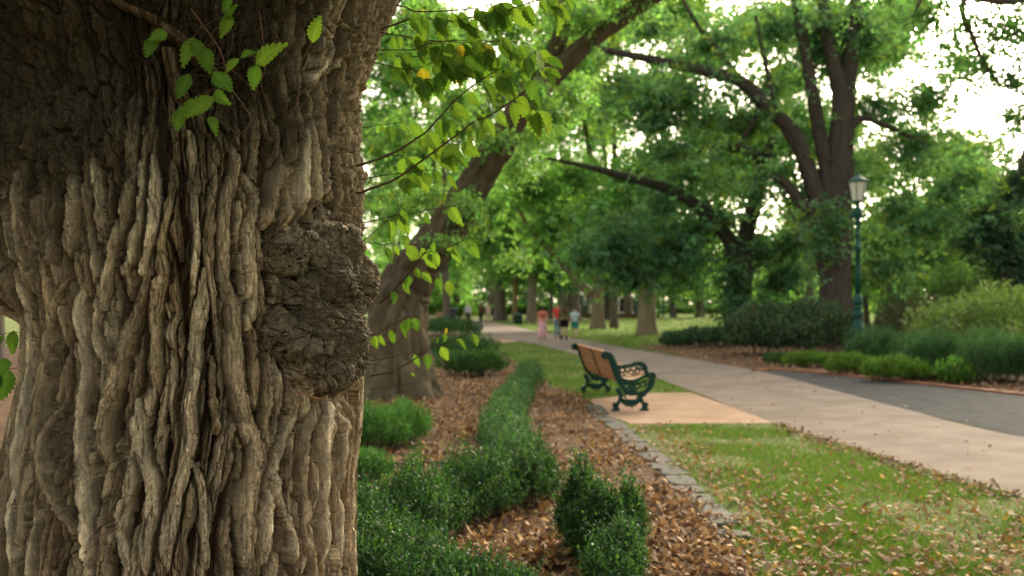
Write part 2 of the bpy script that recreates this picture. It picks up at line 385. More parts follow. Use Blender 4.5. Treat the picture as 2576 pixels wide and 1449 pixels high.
    # rough nubbly bark on the right shoulder
    sh = sstep(.72, 1.0, TH+(fbm(U*7, Z*5, 2)-.5)*.5)*sstep(1.25, 1.45, Z)*.75
    n1, n2, nid = worley((U+wx)*30, (Z+wz)*17, 7)
    H = H*(1-sh)+sh*(-.03+.034*sstep(0, .3, n2-n1)*(.5+.8*nid)+.014*eg*gid+(fbm(U*80, Z*60, 3)-.5)*.012)
    TINT = TINT*(1-sh[..., None]*.75)+np.array([.17, .135, .10])*(.7+.6*nid[..., None])*sh[..., None]*.75
    # the burl: a swelling made of nodules, crazed all over
    bt, bz = burl_c
    bu = (TH-bt-.09)*.71/.285; bv = (Z-bz)/.345
    rr = np.hypot(bu, bv)+(fbm(U*6, Z*6, 4)-.5)*.55
    bm = sstep(1.20, .80, rr); swell = np.sqrt(np.clip(1-np.clip(rr, 0, 1)**2, 0, 1))
    nod = np.zeros_like(H); nid2 = np.zeros_like(H)
    spots = [(712,645,40,.07),(775,590,60,.03),(850,600,50,.035),(735,735,40,.035),(800,690,52,.05),(880,700,50,.05),
             (705,862,58,.085),(770,812,52,.06),(835,850,56,.065),(900,780,50,.06),(760,905,44,.05),(690,940,36,.04),(750,975,46,.055),(815,950,44,.045),(905,860,40,.05)]
    for i, (x, y, s, h) in enumerate(spots):
        t, z = v2t(x, y); s = s/K*3.5/F*1.25; dx = (TH-t)*.7+(fbm(U*14, Z*14, i)-.5)*.06; dz = Z-z+(fbm(U*14+9, Z*14, i+3)-.5)*.06
        q = np.clip(1-(dx**2+dz**2)/s**2, 0, 1); hq = h*np.sqrt(q)
        nid2 = np.where(hq > nod, (i*.37) % 1, nid2); nod = np.maximum(nod, hq)
    US = np.cumsum(np.hypot(np.gradient(U, axis=1), np.gradient(.085*swell*bm, axis=1)), axis=1); US = US-US[:, :1]
    wx2 = (fbm(U*14, Z*14, 9)-.5)*.022; wz2 = (fbm(U*14+5, Z*14, 10)-.5)*.022
    a1, a2, aid = worley((US+wx2)*22, (Z+wz2)*27, 3); b1, b2, bid = worley((US+wz2)*60, (Z+wx2)*72, 8)
    e1 = sstep(0, .28, a2-a1); e2 = sstep(0, .3, b2-b1)
    BS = -.015+.105*swell
    ck = sstep(.35, .6, fbm(U*11, Z*11, 13))
    DET = bm*(nod*.85+(fbm(US*17, Z*17, 9)-.5)*.055+ck*(.012*e1*(.2+1.1*aid)-.010*(1-e1))+.010*e2*(.3+bid)+(fbm(U*45, Z*45, 5)-.5)*.016+(fbm(U*110, Z*110, 2)-.5)*.008+.02*np.exp(-((rr-.93)/.07)**2)*fbm(U*6, Z*6, 8))
    H = H-.040*np.exp(-((rr-1.07)/.07)**2)+.014*np.exp(-((rr-1.25)/.10)**2)
    H = H*(1-bm)+BS*bm
    BT = np.array([.165, .135, .095])*(.80*(.6+.5*aid+.4*bid)*(.7+.3*np.maximum(e1, 1-ck)))[..., None]  # cracks darkened in the tint, as if shaded
    rim = sstep(.70, .85, fbm(U*7, Z*7, 14))[..., None]; BT = BT*(1-rim*.28)+np.array([.20, .09, .05])*rim*.28
    TINT = TINT*(1-bm[..., None])+BT*bm[..., None]
    # lower-left knot
    kt, kz = v2t(150, 1080); q = np.hypot((TH-kt)*.7/.07, (Z-kz)/.13)+(fbm(U*9, Z*9, 1)-.5)*.5; km = sstep(1.1, .7, q)
    H = H*(1-km)+km*(-.035+.02*e1*aid+.012*e2*bid); TINT = TINT*(1-km[..., None]*.7)+np.array([.12, .10, .08])*km[..., None]*.7
    # bump on the far left edge
    lt, lz = v2t(-20, 735); q = np.hypot((TH+1.35)/.22, (Z-lz)/.11); H += .13*sstep(1.2, .3, q)
    H += (1-bm)*(fbm(U*170, Z*120, 11, 3)-.5)*.005
    sm = (np.abs(TH) > 1.6) & True
    R = r[:, None]+H
    # root flare at the ground
    R = R*(1+.35*np.clip((.45-Z)/.55, 0, 1)**2*(1+.4*np.sin(TH*5)))
    D = np.hypot(xc, YC)[:, None]; dx = -(xc[:, None])/D; dy = -YC/D; qx, qy = -dy, dx      # toward viewer / to the right
    X = xc[:, None]+R*(np.cos(TH)*dx+np.sin(TH)*qx); Yy = YC+R*(np.cos(TH)*dy+np.sin(TH)*qy)
    G = np.stack([X, Yy, Z+0*X], -1); nrm = unit(np.cross(np.gradient(G, axis=1), np.gradient(G, axis=0))); nrm *= np.where((nrm*np.stack([X-xc[:, None], Yy-YC, 0*X], -1)).sum(-1, keepdims=True) < 0, -1, 1)
    G = G+nrm*DET[..., None]      # nodules swell out square to the burl's own surface
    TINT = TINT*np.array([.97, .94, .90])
    V = G.reshape(-1, 3); Fq = grid_faces(nr, nc)
    return V, Fq, TINT.reshape(-1, 3), bm.reshape(-1) > .5, nr, nc, (xc, r)
def bark_material():
    m, nt, nd, lk = new_mat('elm_bark'); out = N(nd, 'ShaderNodeOutputMaterial'); p = N(nd, 'ShaderNodeBsdfPrincipled'); p.inputs['Roughness'].default_value = .93; p.inputs['Specular IOR Level'].default_value = .12
    a = N(nd, 'ShaderNodeAttribute', attribute_name='col'); tc = N(nd, 'ShaderNodeTexCoord')
    def noise(scale, st, det=6, ro=.6):
        mp = N(nd, 'ShaderNodeMapping'); mp.inputs['Scale'].default_value = st; lk.new(tc.outputs['Object'], mp.inputs[0])
        n = N(nd, 'ShaderNodeTexNoise'); n.inputs['Scale'].default_value = scale; n.inputs['Detail'].default_value = det; n.inputs['Roughness'].default_value = ro; lk.new(mp.outputs[0], n.inputs[0]); return n.outputs[0]
    def rng_(v, a0, b0, a1, b1):
        r = N(nd, 'ShaderNodeMapRange'); r.inputs[1].default_value = a0; r.inputs[2].default_value = b0; r.inputs[3].default_value = a1; r.inputs[4].default_value = b1; lk.new(v, r.inputs[0]); return r.outputs[0]
    n1 = noise(70, (1, 1, .22)); n2 = noise(160, (1, 1, .6)); n3 = noise(9, (1, 1, .5))
    mul = N(nd, 'ShaderNodeMath', operation='MULTIPLY'); lk.new(rng_(n1, .3, .7, .62, 1.38), mul.inputs[0]); lk.new(rng_(n2, .3, .7, .75, 1.25), mul.inputs[1])
    sc1 = N(nd, 'ShaderNodeVectorMath', operation='SCALE'); lk.new(a.outputs['Color'], sc1.inputs[0]); lk.new(mul.outputs[0], sc1.inputs['Scale'])
    mx = N(nd, 'ShaderNodeMix', data_type='RGBA'); lk.new(rng_(n3, .55, .68, 0, .45), mx.inputs['Factor']); lk.new(sc1.outputs[0], mx.inputs['A'])
    gr = N(nd, 'ShaderNodeVectorMath', operation='MULTIPLY'); gr.inputs[1].default_value = (1.15, 1.2, 1.25); lk.new(sc1.outputs[0], gr.inputs[0]); lk.new(gr.outputs[0], mx.inputs['B'])
    lk.new(mx.outputs['Result'], p.inputs['Base Color'])
    b1 = N(nd, 'ShaderNodeBump'); b1.inputs['Strength'].default_value = .75; b1.inputs['Distance'].default_value = .012; lk.new(noise(55, (1, 1, .25), 8, .68), b1.inputs['Height'])
    b2 = N(nd, 'ShaderNodeBump'); b2.inputs['Strength'].default_value = .45; b2.inputs['Distance'].default_value = .008; lk.new(noise(110, (1, 1, .75), 6, .7), b2.inputs['Height']); lk.new(b1.outputs[0], b2.inputs['Normal'])
    lk.new(b2.outputs[0], p.inputs['Normal']); lk.new(p.outputs[0], out.inputs[0]); return m
M_BARK = bark_material()
elm = thing('elm_tree', 'huge old elm trunk with deeply ridged bark and dark burl, filling the left', 'tree', (-1.33, YC, 0))
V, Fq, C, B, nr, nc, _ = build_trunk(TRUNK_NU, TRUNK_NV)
fb = B[Fq].all(1)
def sub(V, F, C, m):
    f = F[m]; u, inv = np.unique(f, return_inverse=True); return V[u], inv.reshape(f.shape), C[u]
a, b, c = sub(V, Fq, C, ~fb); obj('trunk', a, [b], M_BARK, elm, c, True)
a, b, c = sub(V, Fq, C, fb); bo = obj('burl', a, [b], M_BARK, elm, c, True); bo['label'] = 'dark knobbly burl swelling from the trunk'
del V, Fq, C, B
# limbs above the picture; the third is added to shade the upper trunk
for i, (p, r_) in enumerate([([(-1.3, 4.1, 3.2), (-.6, 4.2, 4.4), (.9, 3.9, 6.0), (2.8, 3.4, 7.4)], [.62, .42, .3, .1]),
               ([(-1.5, 4.1, 3.2), (-2.4, 4.2, 4.3), (-4.2, 4.0, 5.8), (-6.5, 3.6, 7.2)], [.66, .45, .3, .1]),
               ([(-1.55, 3.95, 3.2), (-2.1, 2.75, 3.45), (-2.8, 1.3, 4.0), (-3.5, -.8, 5.3)], [.60, .48, .36, .15]),
               ([(-1.4, 4.2, 3.2), (-1.6, 5.0, 5.0), (-1.3, 6.5, 7.5), (-1, 7.5, 9.8)], [.6, .4, .28, .1])]):
    v, f = tube(p, r_, 20, 30, .06, rs(i)); obj('limb', v, f, M_BARK, elm, (.17, .14, .10), True)
# ================================================================ twigs and leaves sprouting from the elm
M_LEAF = mat_attr('elm_leaf', rough=.85, trans=.34, tgain=(1.2, 1.3, .5), spec=.03, nscale=30, namt=.12)
M_TWIG = mat_attr('twig_bark', rough=.8, spec=.2)
def leaf_template():
    """serrated, asymmetric elm leaf lying in xy, tip at +y (length 1), pleated along its side veins"""
    nv = 15; V = []; Fq = []
    t = np.linspace(0, 1, nv)
    wid = .30*np.sin(pi*np.clip(t, 0, 1)**.72)**.85*(1-.15*t)
    for s in (-1, 1):
        base = len(V)
        for i in range(nv):
            ser = (.050 if i % 2 else -.025) if 0 < i < nv-1 else 0
            for j, k in enumerate((0, .5, 1)):
                x = s*(wid[i]*(1.06 if s > 0 else .96)*k+(ser*k if k == 1 else 0))
                y = t[i]-.02+.10*k*(1-t[i])*0+(.05*k)*(1 if 0 < i < nv-1 else 0)+(ser*.6 if k == 1 else 0)
                z = .10*abs(x)+(.014 if i % 2 else -.012)*min(k*2, 1)*(1-abs(t[i]-.5))-.30*(t[i]-.3)**2*(t[i] > .3)
                V.append((x, y, z))
        for i in range(nv-1):
            for j in range(2):
                q = [base+i*3+j, base+i*3+j+1, base+(i+1)*3+j+1, base+(i+1)*3+j]
                Fq.append(q if s > 0 else q[::-1])
    return np.array(V), np.array(Fq)
LV, LF = leaf_template()
LEN_MID = np.clip(1-np.abs(LV[:, 0])/.05, 0, 1); VEIN = np.tile(np.repeat(np.arange(15) % 2, 3), 2)*.5
def add_leaf(mb, P, tip, nrm, size, col, rng, twist=True):
    tip = unit(np.asarray(tip, float)); s = unit(np.cross(tip, nrm)); n = np.cross(s, tip)
    L = LV.copy()
    if twist:
        L[:, 2] += rng.uniform(-.9, .5)*L[:, 1]**2*.5+rng.uniform(-.6, .6)*L[:, 0]*L[:, 1]+rng.uniform(-.3, .5)*np.abs(L[:, 0])
    W = P+size*(L[:, :1]*s*rng.uniform(.85, 1.1)+L[:, 1:2]*tip+L[:, 2:]*n)
    c = np.array(col)[None]*(.92+.30*np.maximum(LEN_MID, VEIN)[:, None]); mb.add(W, [LF], c)
def leaf_col(rng, dark=0.):
    k = rng.random(); c = np.array([.080, .165, .028])*(1-k)+np.array([.165, .25, .038])*k
    if dark: c = c*(1-dark)+np.array([.03, .09, .025])*dark
    if rng.random() < .03: c = np.array([.32, .25, .03])
    return c*rng.uniform(.85, 1.15)
def tw(crop_k, off, pts): return [(off[0]+x*crop_k, off[1]+y*crop_k) for x, y in pts]
A_ = (.4166, (872, 0)); B_ = (.2777, (939, 603.7)); C_ = (.5093, (0, 0))
# (points, scale/offset, depth from->to, thickness mm, leaf spacing, leaf size px, first leaf at, darkness)
TW = [
 (A_, [(205,195),(240,200),(450,240),(640,245),(950,245),(1100,262)], 3.95, 3.75, 3.2, 38, 64, .08, .3),
 (A_, [(180,302),(220,300),(400,300),(550,250),(800,262),(900,250)], 3.9, 3.7, 3, 38, 62, .08, .4),
 (A_, [(170,332),(200,330),(400,340),(560,320),(720,300),(860,330)], 3.95, 3.9, 3, 38, 62, .06, .5),
 (A_, [(150,372),(180,380),(330,415),(450,400),(600,350),(700,360)], 3.9, 3.8, 2.6, 34, 64, .1, .4),
 (A_, [(210,180),(250,160),(450,100),(560,130),(720,110),(900,90),(1000,50),(1150,0),(1250,-60)], 3.9, 3.6, 4.5, 38, 68, .1, 0),
 (A_, [(300,30),(400,60),(520,70),(650,60),(800,40),(1000,-20)], 3.8, 3.7, 3.5, 36, 70, .05, .3),
 (A_, [(60,1000),(120,990),(280,920),(450,820),(550,720),(650,610),(830,470),(960,400)], 3.75, 3.6, 5, 36, 70, .35, 0),
 (A_, [(60,1165),(130,1150),(280,1090),(420,1000),(620,850),(760,740),(890,680),(1080,545),(1130,440)], 3.75, 3.5, 5, 34, 74, .35, 0),
 (A_, [(80,1085),(130,1075),(300,1045),(450,1030),(600,1010)], 3.75, 3.6, 2.5, 60, 62, .5, 0),
 (A_, [(100,772),(130,770),(250,750),(380,730)], 3.8, 3.75, 2.2, 45, 60, .3, .5),
 (A_, [(80,1345),(120,1340),(300,1300),(480,1270),(620,1245),(680,1240)], 3.8, 3.6, 2.4, 62, 60, .45, 0),
 (A_, [(505,1470),(560,1310),(580,1200),(600,1060),(612,1000)], 3.6, 3.6, 2, 70, 50, .4, 0),
 (A_, [(80,1475),(130,1430),(250,1330),(350,1230)], 3.8, 3.7, 2, 60, 52, .5, 0),
 (A_, [(300,1180),(320,1300),(370,1420),(390,1470)], 3.7, 3.7, 1.8, 52, 58, .3, 0),
 (B_, [(70,575),(80,560),(200,440),(310,320),(420,180),(540,0)], 3.85, 3.55, 5, 34, 50, .25, 0),
 (B_, [(310,320),(380,260),(500,300),(600,330),(700,350)], 3.7, 3.6, 2.2, 30, 42, .15, 0),
 (B_, [(0,20),(100,40),(250,30),(430,42)], 3.8, 3.7, 2.2, 34, 52, .2, 0),
 (B_, [(440,130),(520,105),(650,80),(780,20),(850,-20)], 3.6, 3.5, 2.2, 27, 50, .2, 0),
 (B_, [(-20,1090),(40,1080),(300,1030),(420,1020)], 3.85, 3.75, 3, 80, 42, .5, .2),
 (B_, [(-20,1230),(30,1220),(150,1200),(300,1130),(480,1010),(620,940),(800,880),(930,820)], 3.85, 3.55, 3.6, 40, 44, .45, 0),
 (B_, [(-30,870),(0,860),(150,780),(300,700),(400,680)], 3.8, 3.6, 2.4, 30, 44, .12, 0),
 (B_, [(410,1030),(560,910),(640,800),(660,770)], 3.7, 3.65, 2, 40, 36, .45, 0),
 (B_, [(-20,1350),(20,1340),(200,1330),(450,1270)], 3.8, 3.7, 2.2, 900, 30, 1, 0),
 (B_, [(-20,1110),(0,1120),(130,1150),(250,1230),(330,1190)], 3.75, 3.65, 2.4, 900, 30, 1, 0),
 (B_, [(130,1220),(150,1290),(100,1350),(20,1390)], 3.75, 3.8, 1.5, 900, 30, 1, 0),
 (B_, [(240,1330),(330,1240),(440,1130),(560,1040)], 3.75, 3.7, 1.4, 900, 30, 1, 0),
 (B_, [(0,1180),(60,1090),(150,1020)], 3.75, 3.7, 1.4, 900, 30, 1, 0),
]
twig_pts = []
for i, (fr, pts, d0, d1, th, sp, ls, first, dark) in enumerate(TW):
    rng = rs(1000+i); q = tw(fr[0], fr[1], pts); n = len(q)
    P = np.array([at(x, y, d0+(d1-d0)*k/(n-1)+rng.normal(0, .012)) for k, (x, y) in enumerate(q)])
    N_ = 8*n; C = smooth_path(P, N_); C[:, 2] += np.interp(np.arange(N_), np.arange(0, N_, 5), rng.normal(0, .002, len(np.arange(0, N_, 5))))
    v, f = tube(C, [th*.001, th*.00035], 6, N_)
    mb = MB(); tb = MB(); tb.add(v, f, (.085, .05, .032)); seg = np.linalg.norm(np.diff(C, axis=0), axis=1); s = np.concatenate([[0], np.cumsum(seg)]); tot = s[-1]
    step = sp/K*3.65/F; a = first*tot+rng.uniform(0, step); side = 1
    while a <= tot+step*.3:
        j = min(np.searchsorted(s, a), N_-1); p = C[j]; tdir = unit(C[min(j+1, N_-1)]-C[max(j-2, 0)])
        perp = np.array([-tdir[2], 0, tdir[0]])*side
        ptip = unit(tdir*.5+perp*rng.uniform(.1, .5)+np.array([0, rng.uniform(-.4, .4), -rng.uniform(.45, 1.1)]))
        pe = p+ptip*rng.uniform(.006, .014)
        vv, ff = tube([p, pe], [.0009, .0007], 4, 3); tb.add(vv, ff, (.14, .15, .04))
        nrm = unit(np.array([rng.normal(0, .5), -1, rng.normal(.35, .5)]))
        add_leaf(mb, pe, unit(ptip+np.array([rng.normal(0, .25), rng.normal(0, .25), -.45])), nrm, ls*rng.uniform(.5, 1.0)/K*3.65/F, leaf_col(rng, dark*rng.random()), rng)
        twig_pts.append(pe); side *= -1; a += step*rng.uniform(.6, 1.4)
    # side shoots of the dense upper spray
    if i < 8:
        for b in range(6 if i != 5 else 4):
            j = int(rng.uniform(.15, .98)*N_); p = C[j]; tdir = unit(C[min(j+1, N_-1)]-C[max(j-2, 0)])
            e = p+(unit(tdir*rng.uniform(.5, 1)+np.array([0, rng.uniform(-.6, .6), -rng.uniform(.1, .9)])))*rng.uniform(.06, .17)
            m = (p+e)/2+np.array([0, 0, .012]); vv, ff = tube([p, m, e], [.0013, .0006], 5, 8); tb.add(vv, ff, (.085, .055, .03))
            for c in range(rng.integers(2, 4)):
                pp = p+(e-p)*rng.uniform(.45, 1.0)
                ptip = unit((e-p)*4+np.array([rng.normal(0, .35), rng.normal(0, .4), -rng.uniform(.3, .9)]))
                nrm = unit(np.array([rng.normal(0, .6), -1, rng.normal(.3, .6)]))
                add_leaf(mb, pp, ptip, nrm, ls*rng.uniform(.6, 1.02)/K*3.65/F, leaf_col(rng, dark*rng.random()), rng)
    tob = tb.build('twig', M_TWIG, elm, True)
    if mb.n: mb.build('foliage', M_LEAF, tob, True)
# shoots hanging in front of the bark: (shoot, leaves placed one by one: x, y, tip dx, dy, size)
FR = [([(940,40),(1070,220),(1110,320),(1140,430),(1210,530),(1240,600),(1190,660),(1155,650)], 3.0,
       [(955,185,-.45,.9,125),(945,195,.55,.75,110),(1010,240,.3,.9,118),(1060,355,.65,.75,130),(930,365,-.25,.95,115),(1060,455,.6,.5,95),(1055,480,-.75,.65,140),(950,485,-.35,.9,120),(900,530,-.2,.95,100),(1035,575,.45,.7,75),(1110,100,.5,-.5,85),(1140,75,-.3,.8,90)]),
      ([(820,150),(880,180),(950,205)], 2.0, [(825,160,-.7,.5,80),(770,180,-.4,.9,95),(800,150,-.2,.8,60)]),
      ([(1280,60),(1300,200),(1310,330),(1290,420),(1340,550)], 2.2, [(1265,315,.75,-.6,140),(1270,320,-.3,.95,100),(1180,290,-.6,.6,80),(1190,285,.75,-.25,70)]),
      ([(1540,205),(1480,340),(1470,500),(1420,590)], 2.2, [(1545,210,.2,-.95,110)]),
      ([(1360,160),(1420,270),(1470,360)], 1.5, []),
      ([(1110,0),(1125,15),(1135,30)], 1.5, [(1140,-12,-.4,.8,70)]),
      ([(1140,340),(1230,420),(1290,460)], 1.2, []), ([(1450,590),(1550,570),(1650,540)], 1.2, []),
      ([(930,370),(1010,375),(1090,400)], 1.2, [])]
for i, (pts, th, lv) in enumerate(FR):
    rng = rs(2000+i); P = []
    for x, y in pts:
        t, z = v2t(x*.5093, y*.5093); xc, r, am = trunk_prof(np.array([z])); d = (YC/np.cos(am)-r*np.cos(t))*np.cos(am)
        P.append(at(x*.5093, y*.5093, float(d[0])-.09))
    C = smooth_path(np.array(P), 30); v, f = tube(C, [th*.0008, th*.0004], 6, 30)
    mb = MB(); tb = MB(); tb.add(v, f, (.15, .07, .04))
    for (x, y, dx, dy, size) in lv:
        Yd = float(np.mean([p[1] for p in P]))-.03+rng.uniform(-.02, .02); p = at(x*.5093, y*.5093, Yd)
        j = np.argmin(np.linalg.norm(C-p, axis=1)); vv, ff = tube([C[j], (C[j]+p)/2+[0, 0, .008], p], [.0008, .0006], 4, 8); tb.add(vv, ff, (.16, .10, .04))
        size = size*1.22*.5093/K*Yd/F
        add_leaf(mb, p, np.array([dx, -.25+rng.normal(0, .15), -dy]), unit(np.array([rng.normal(0, .3), -1, rng.normal(.45, .3)])), size, leaf_col(rng), rng)
    tob = tb.build('twig', M_TWIG, elm, True)
    if mb.n: mb.build('foliage', M_LEAF, tob, True)
# two leafy shoots past the left edge
for i, (pts, lv) in enumerate([([(60,835),(20,838),(-40,850)], [(35,832,-.1,.9,60),(10,845,-.5,.8,55)]), ([(50,925),(10,930),(-50,945)], [(30,915,-.9,.1,60),(22,930,-.2,.95,80),(2,940,-.4,.9,70)])]):
    rng = rs(2100+i); P = [at(x, y, 4.0) for x, y in pts]; v, f = tube(P, [.0015, .001], 6); tob = obj('twig', v, f, M_TWIG, elm, (.07, .05, .03), True); mb = MB()
    for (x, y, dx, dy, size) in lv:
        add_leaf(mb, at(x, y, 4.0), np.array([dx, -.1, -dy]), unit(np.array([rng.normal(0, .3), -1, .4])), size/K*4/F, leaf_col(rng, .55), rng)
    mb.build('foliage', M_LEAF, tob, True)
# dead leaf and stalk caught under the burl
mb = MB(); rng = rs(5)
t_, z_ = v2t(770, 1000)
for p, q in (((745, 985), (800, 1003)), ((780, 1000), (838, 1008)), ((775, 990), (790, 985))):
    v, f = tube([at(*p, 3.34), at(*q, 3.30)], [.004, .0015], 5); mb.add(v, f, (.32, .16, .07))
mb.build('dead_stalk', M_TWIG, elm, True)
# the elm's own crown overhead, unseen and thickened to shade the trunk
rng = rs(77); n = 8000; cen = np.stack([rng.normal(-1.8, 3.4, n), rng.normal(3.0, 2.8, n), rng.uniform(4.6, 9.5, n)], 1)
cen = cen[cen[:, 2] > 2.6+.36*np.clip(cen[:, 1], 0, None)]
k = 16; P = np.repeat(cen, k, 0)+rng.normal(0, .22, (len(cen)*k, 3))*np.array([1, 1, .5])
ax = unit(rdir(rng, len(P))*np.array([1, 1, .5])+np.array([0, 0, -.5])); V, Fq = leaf_quads(P, ax, unit(rdir(rng, len(P))*.6+np.array([0, 0, 1])), rng.uniform(.08, .13, len(P)), rng.uniform(.055, .08, len(P)))
# unseen leaf mass added on the left, blocking light from the trunk
n2 = 800; c2 = np.stack([rng.uniform(-6.5, -2.7, n2), rng.uniform(-2.5, 3.4, n2), rng.uniform(1.9, 5.0, n2)], 1); c2 = c2[c2[:, 0] < -.62*np.clip(c2[:, 1], 0, None)-1.1]
P2 = np.repeat(c2, 16, 0)+rng.normal(0, .2, (len(c2)*16, 3)); ax2 = unit(rdir(rng, len(P2))+np.array([0, 0, -.5])); V2, F2 = leaf_quads(P2, ax2, rdir(rng, len(P2)), rng.uniform(.08, .13, len(P2)), rng.uniform(.05, .08, len(P2)))
V = np.vstack([V, V2]); Fq = np.vstack([Fq, F2+len(P)*4]); P = np.vstack([P, P2])
obj('crown', V, [Fq], M_LEAF, elm, varied(rng, (.10, .19, .03), len(P), 4))
# ================================================================ ground, paths, litter, grass, hedges
def struct(o): o['kind'] = 'structure'; return o
def stuff(o): o['kind'] = 'stuff'; return o
def sheet(name, pts, z, mat): V, f = poly_mesh(pts, z); return struct(obj(name, V, f, mat))
M_LAWN = mat_plain('lawn_soil', (.10, .135, .035), (.15, .19, .045), 1.2, .95, .5, 60, .1, c3=(.14, .15, .05), scale3=.5)
M_MULCH = mat_plain('mulch', (.055, .036, .024), (.15, .088, .050), 22, .95, .9, 45, .1, c3=(.22, .125, .065), scale3=9)
M_PATH = mat_plain('pale_concrete', (.215, .170, .138), (.265, .212, .175), 2.2, .95, .12, 250, .05, c3=(.195, .158, .128), scale3=.9)
M_PAD = mat_plain('buff_gravel', (.40, .26, .175), (.47, .325, .23), 2.5, .95, .2, 260, .05, c3=(.36, .24, .16), scale3=.8)
M_ROAD = mat_plain('asphalt', (.055, .056, .056), (.085, .084, .082), 3, .97, .4, 300, .05)
M_EDGE = mat_plain('red_edging', (.25, .10, .062), (.33, .14, .088), 4, .9, .2, 120, .2)
M_STONE = mat_plain('bluestone', (.072, .070, .060), (.115, .110, .095), 7, .85, .5, 60, .3, c3=(.10, .085, .06), scale3=3)
nx = 60
struct(obj('ground', [[-400, -60, 0], [400, -60, 0], [400, 900, 0], [-400, 900, 0]], [np.array([[0, 1, 2, 3]])], M_LAWN))
g2 = lambda *p: [gd(*q)[:2] for q in p]
EDGE_L = np.array(g2((2576,1255),(2200,1146),(1955,1068),(1740,985),(1600,935),(1439,890),(1328,862),(1231,845),(1130,806),(1060,790)))
EDGE_R = np.array(g2((2576,1102),(2300,1037),(2100,984),(1910,935),(1700,897),(1543,870),(1355,834),(1233,809),(1120,788),(1060,781)))
# near part of the path runs on past the camera on the right
L = smooth_path(np.vstack([[6.3, 2.0], [5.3, 5.2], EDGE_L]), 80); R = smooth_path(np.vstack([[9.4, 4.0], [7.6, 8.2], EDGE_R]), 80)
sheet('concrete_path', np.vstack([L, R[::-1]]), .012, M_PATH)
sheet('bench_pad', g2((1480,1006),(1508,1040),(1590,1068),(1968,1066),(1870,1034),(1735,988),(1640,990)), .009, M_PAD)
sheet('bench_pad', g2((1160,852),(1180,868),(1300,860),(1225,843)), .009, M_PAD)
ROAD = np.vstack([g2((1905,936),(2100,984),(2300,1037),(2576,1102)), [[7.6, 8.2], [9.4, 4.0], [24, 3.0], [24, 15.5]], g2((2576,998),(2300,967),(2050,940),(1930,933))])
sheet('asphalt_drive', ROAD, .008, M_ROAD)
ed = np.vstack([g2((1898,935),(1930,931),(2050,938),(2300,965),(2576,996)), [[24, 15.6]]])
edc = np.stack([np.interp(np.linspace(0, len(ed)-1, 60), np.arange(len(ed)), ed[:, k]) for k in (0, 1)], 1); V = []; 
dn = unit(np.gradient(edc, axis=0)); nn = np.stack([-dn[:, 1], dn[:, 0]], 1)*.08
mb = MB(); prof = [(-1, 0), (-1, .045), (1, .045), (1, 0)]
V = np.array([[edc[i, 0]+nn[i, 0]*a, edc[i, 1]+nn[i, 1]*a, h] for i in range(60) for a, h in prof])
struct(obj('kerb', V, [grid_faces(60, 4)], M_EDGE))
# beds
BED = np.vstack([[[-9, -3], [1.2, -3], [1.36, 3]], g2((1885,1449),(1870,1400),(1800,1310),(1740,1240),(1640,1150),(1545,1072),(1500,1035),(1470,1002),(1385,972),(1330,935),(1262,885),(1215,862),(1150,838),(1090,810)), [[-14, 75], [-20, 30]]])
sheet('mulch_bed', BED, .004, M_MULCH)
BED2 = np.vstack([g2((1590,874),(1700,896),(1905,935)), edc, [[26, 24], [24, 46], [12, 50]], g2((1700,865))])
sheet('mulch_bed', BED2, .005, M_MULCH)
# ---- flat stones edging the bed
rng = rs(31); sx = [(1500,1035),(1545,1072),(1640,1150),(1740,1240)]
sp = smooth_path(np.array([[1.27, 15.6]]+[list(gd(*q)[:2]) for q in sx]+[[1.53, 7.35]]), 400); ds = np.concatenate([[0], np.cumsum(np.linalg.norm(np.diff(sp, axis=0), axis=1))])
M_S = M_STONE
def stone(c, sx_, sy_, h, rz, rng):
    n = 14; th = np.linspace(0, 2*pi, n, endpoint=False); r = 1/np.maximum(np.abs(np.cos(th)), np.abs(np.sin(th)))**.8*(.9+.16*rng.random(n))
    r2 = r*.93; V = np.vstack([np.stack([r*np.cos(th)*sx_/2, r*np.sin(th)*sy_/2, 0*th-.02], 1), np.stack([r*np.cos(th)*sx_/2, r*np.sin(th)*sy_/2, 0*th+h-.012], 1), np.stack([r2*np.cos(th)*sx_/2, r2*np.sin(th)*sy_/2, h+.008*(rng.random(n)-.5)], 1), [[0, 0, h+.004]]])
    j = np.arange(n); j1 = (j+1) % n; Fq = grid_faces(3, n); Ft = np.stack([np.full(n, 3*n), 2*n+j, 2*n+j1], 1)
    V[:, :2] = V[:, :2] @ np.array([[cos(rz), sin(rz)], [-sin(rz), cos(rz)]]); return V+np.array(c), [Fq, Ft]
s_ = 0; 
while s_ < ds[-1]-.1:
    ln = rng.uniform(.30, .52); i = np.searchsorted(ds, s_+ln/2); i = min(i, 398); d = sp[min(i+3, 399)]-sp[max(i-3, 0)]
    c = (sp[i, 0]+rng.normal(0, .015), sp[i, 1], 0); v, f = stone((0, 0, 0), rng.uniform(.24, .29), ln*.97, rng.uniform(.018, .03), math.atan2(d[1], d[0])-pi/2+rng.normal(0, .05), rng)
    tag(obj('edging_stone', v+np.array(c), f, M_S, None, loc=c), 'flat grey stone set in the row edging the leafy bed', 'edging stone', 'stones edging the bed'); s_ += ln
for (x, y), (a, b), lab in (((1795,1308), (.25, .2), 'small grey stone just past the end of the edging row, ringed by leaves'), ((1845,1350), (.24, .17), 'middle one of the loose grey stones half buried in leaves'), ((1868,1402), (.27, .18), 'grey loose stone among leaves nearest the bottom edge of the photo')):
    c = gd(x, y); v, f = stone((0, 0, 0), a, b, .03, rng.uniform(-.4, .4), rng); tag(obj('edging_stone', v+c, f, M_S, None, loc=c), lab, 'edging stone', 'stones edging the bed')
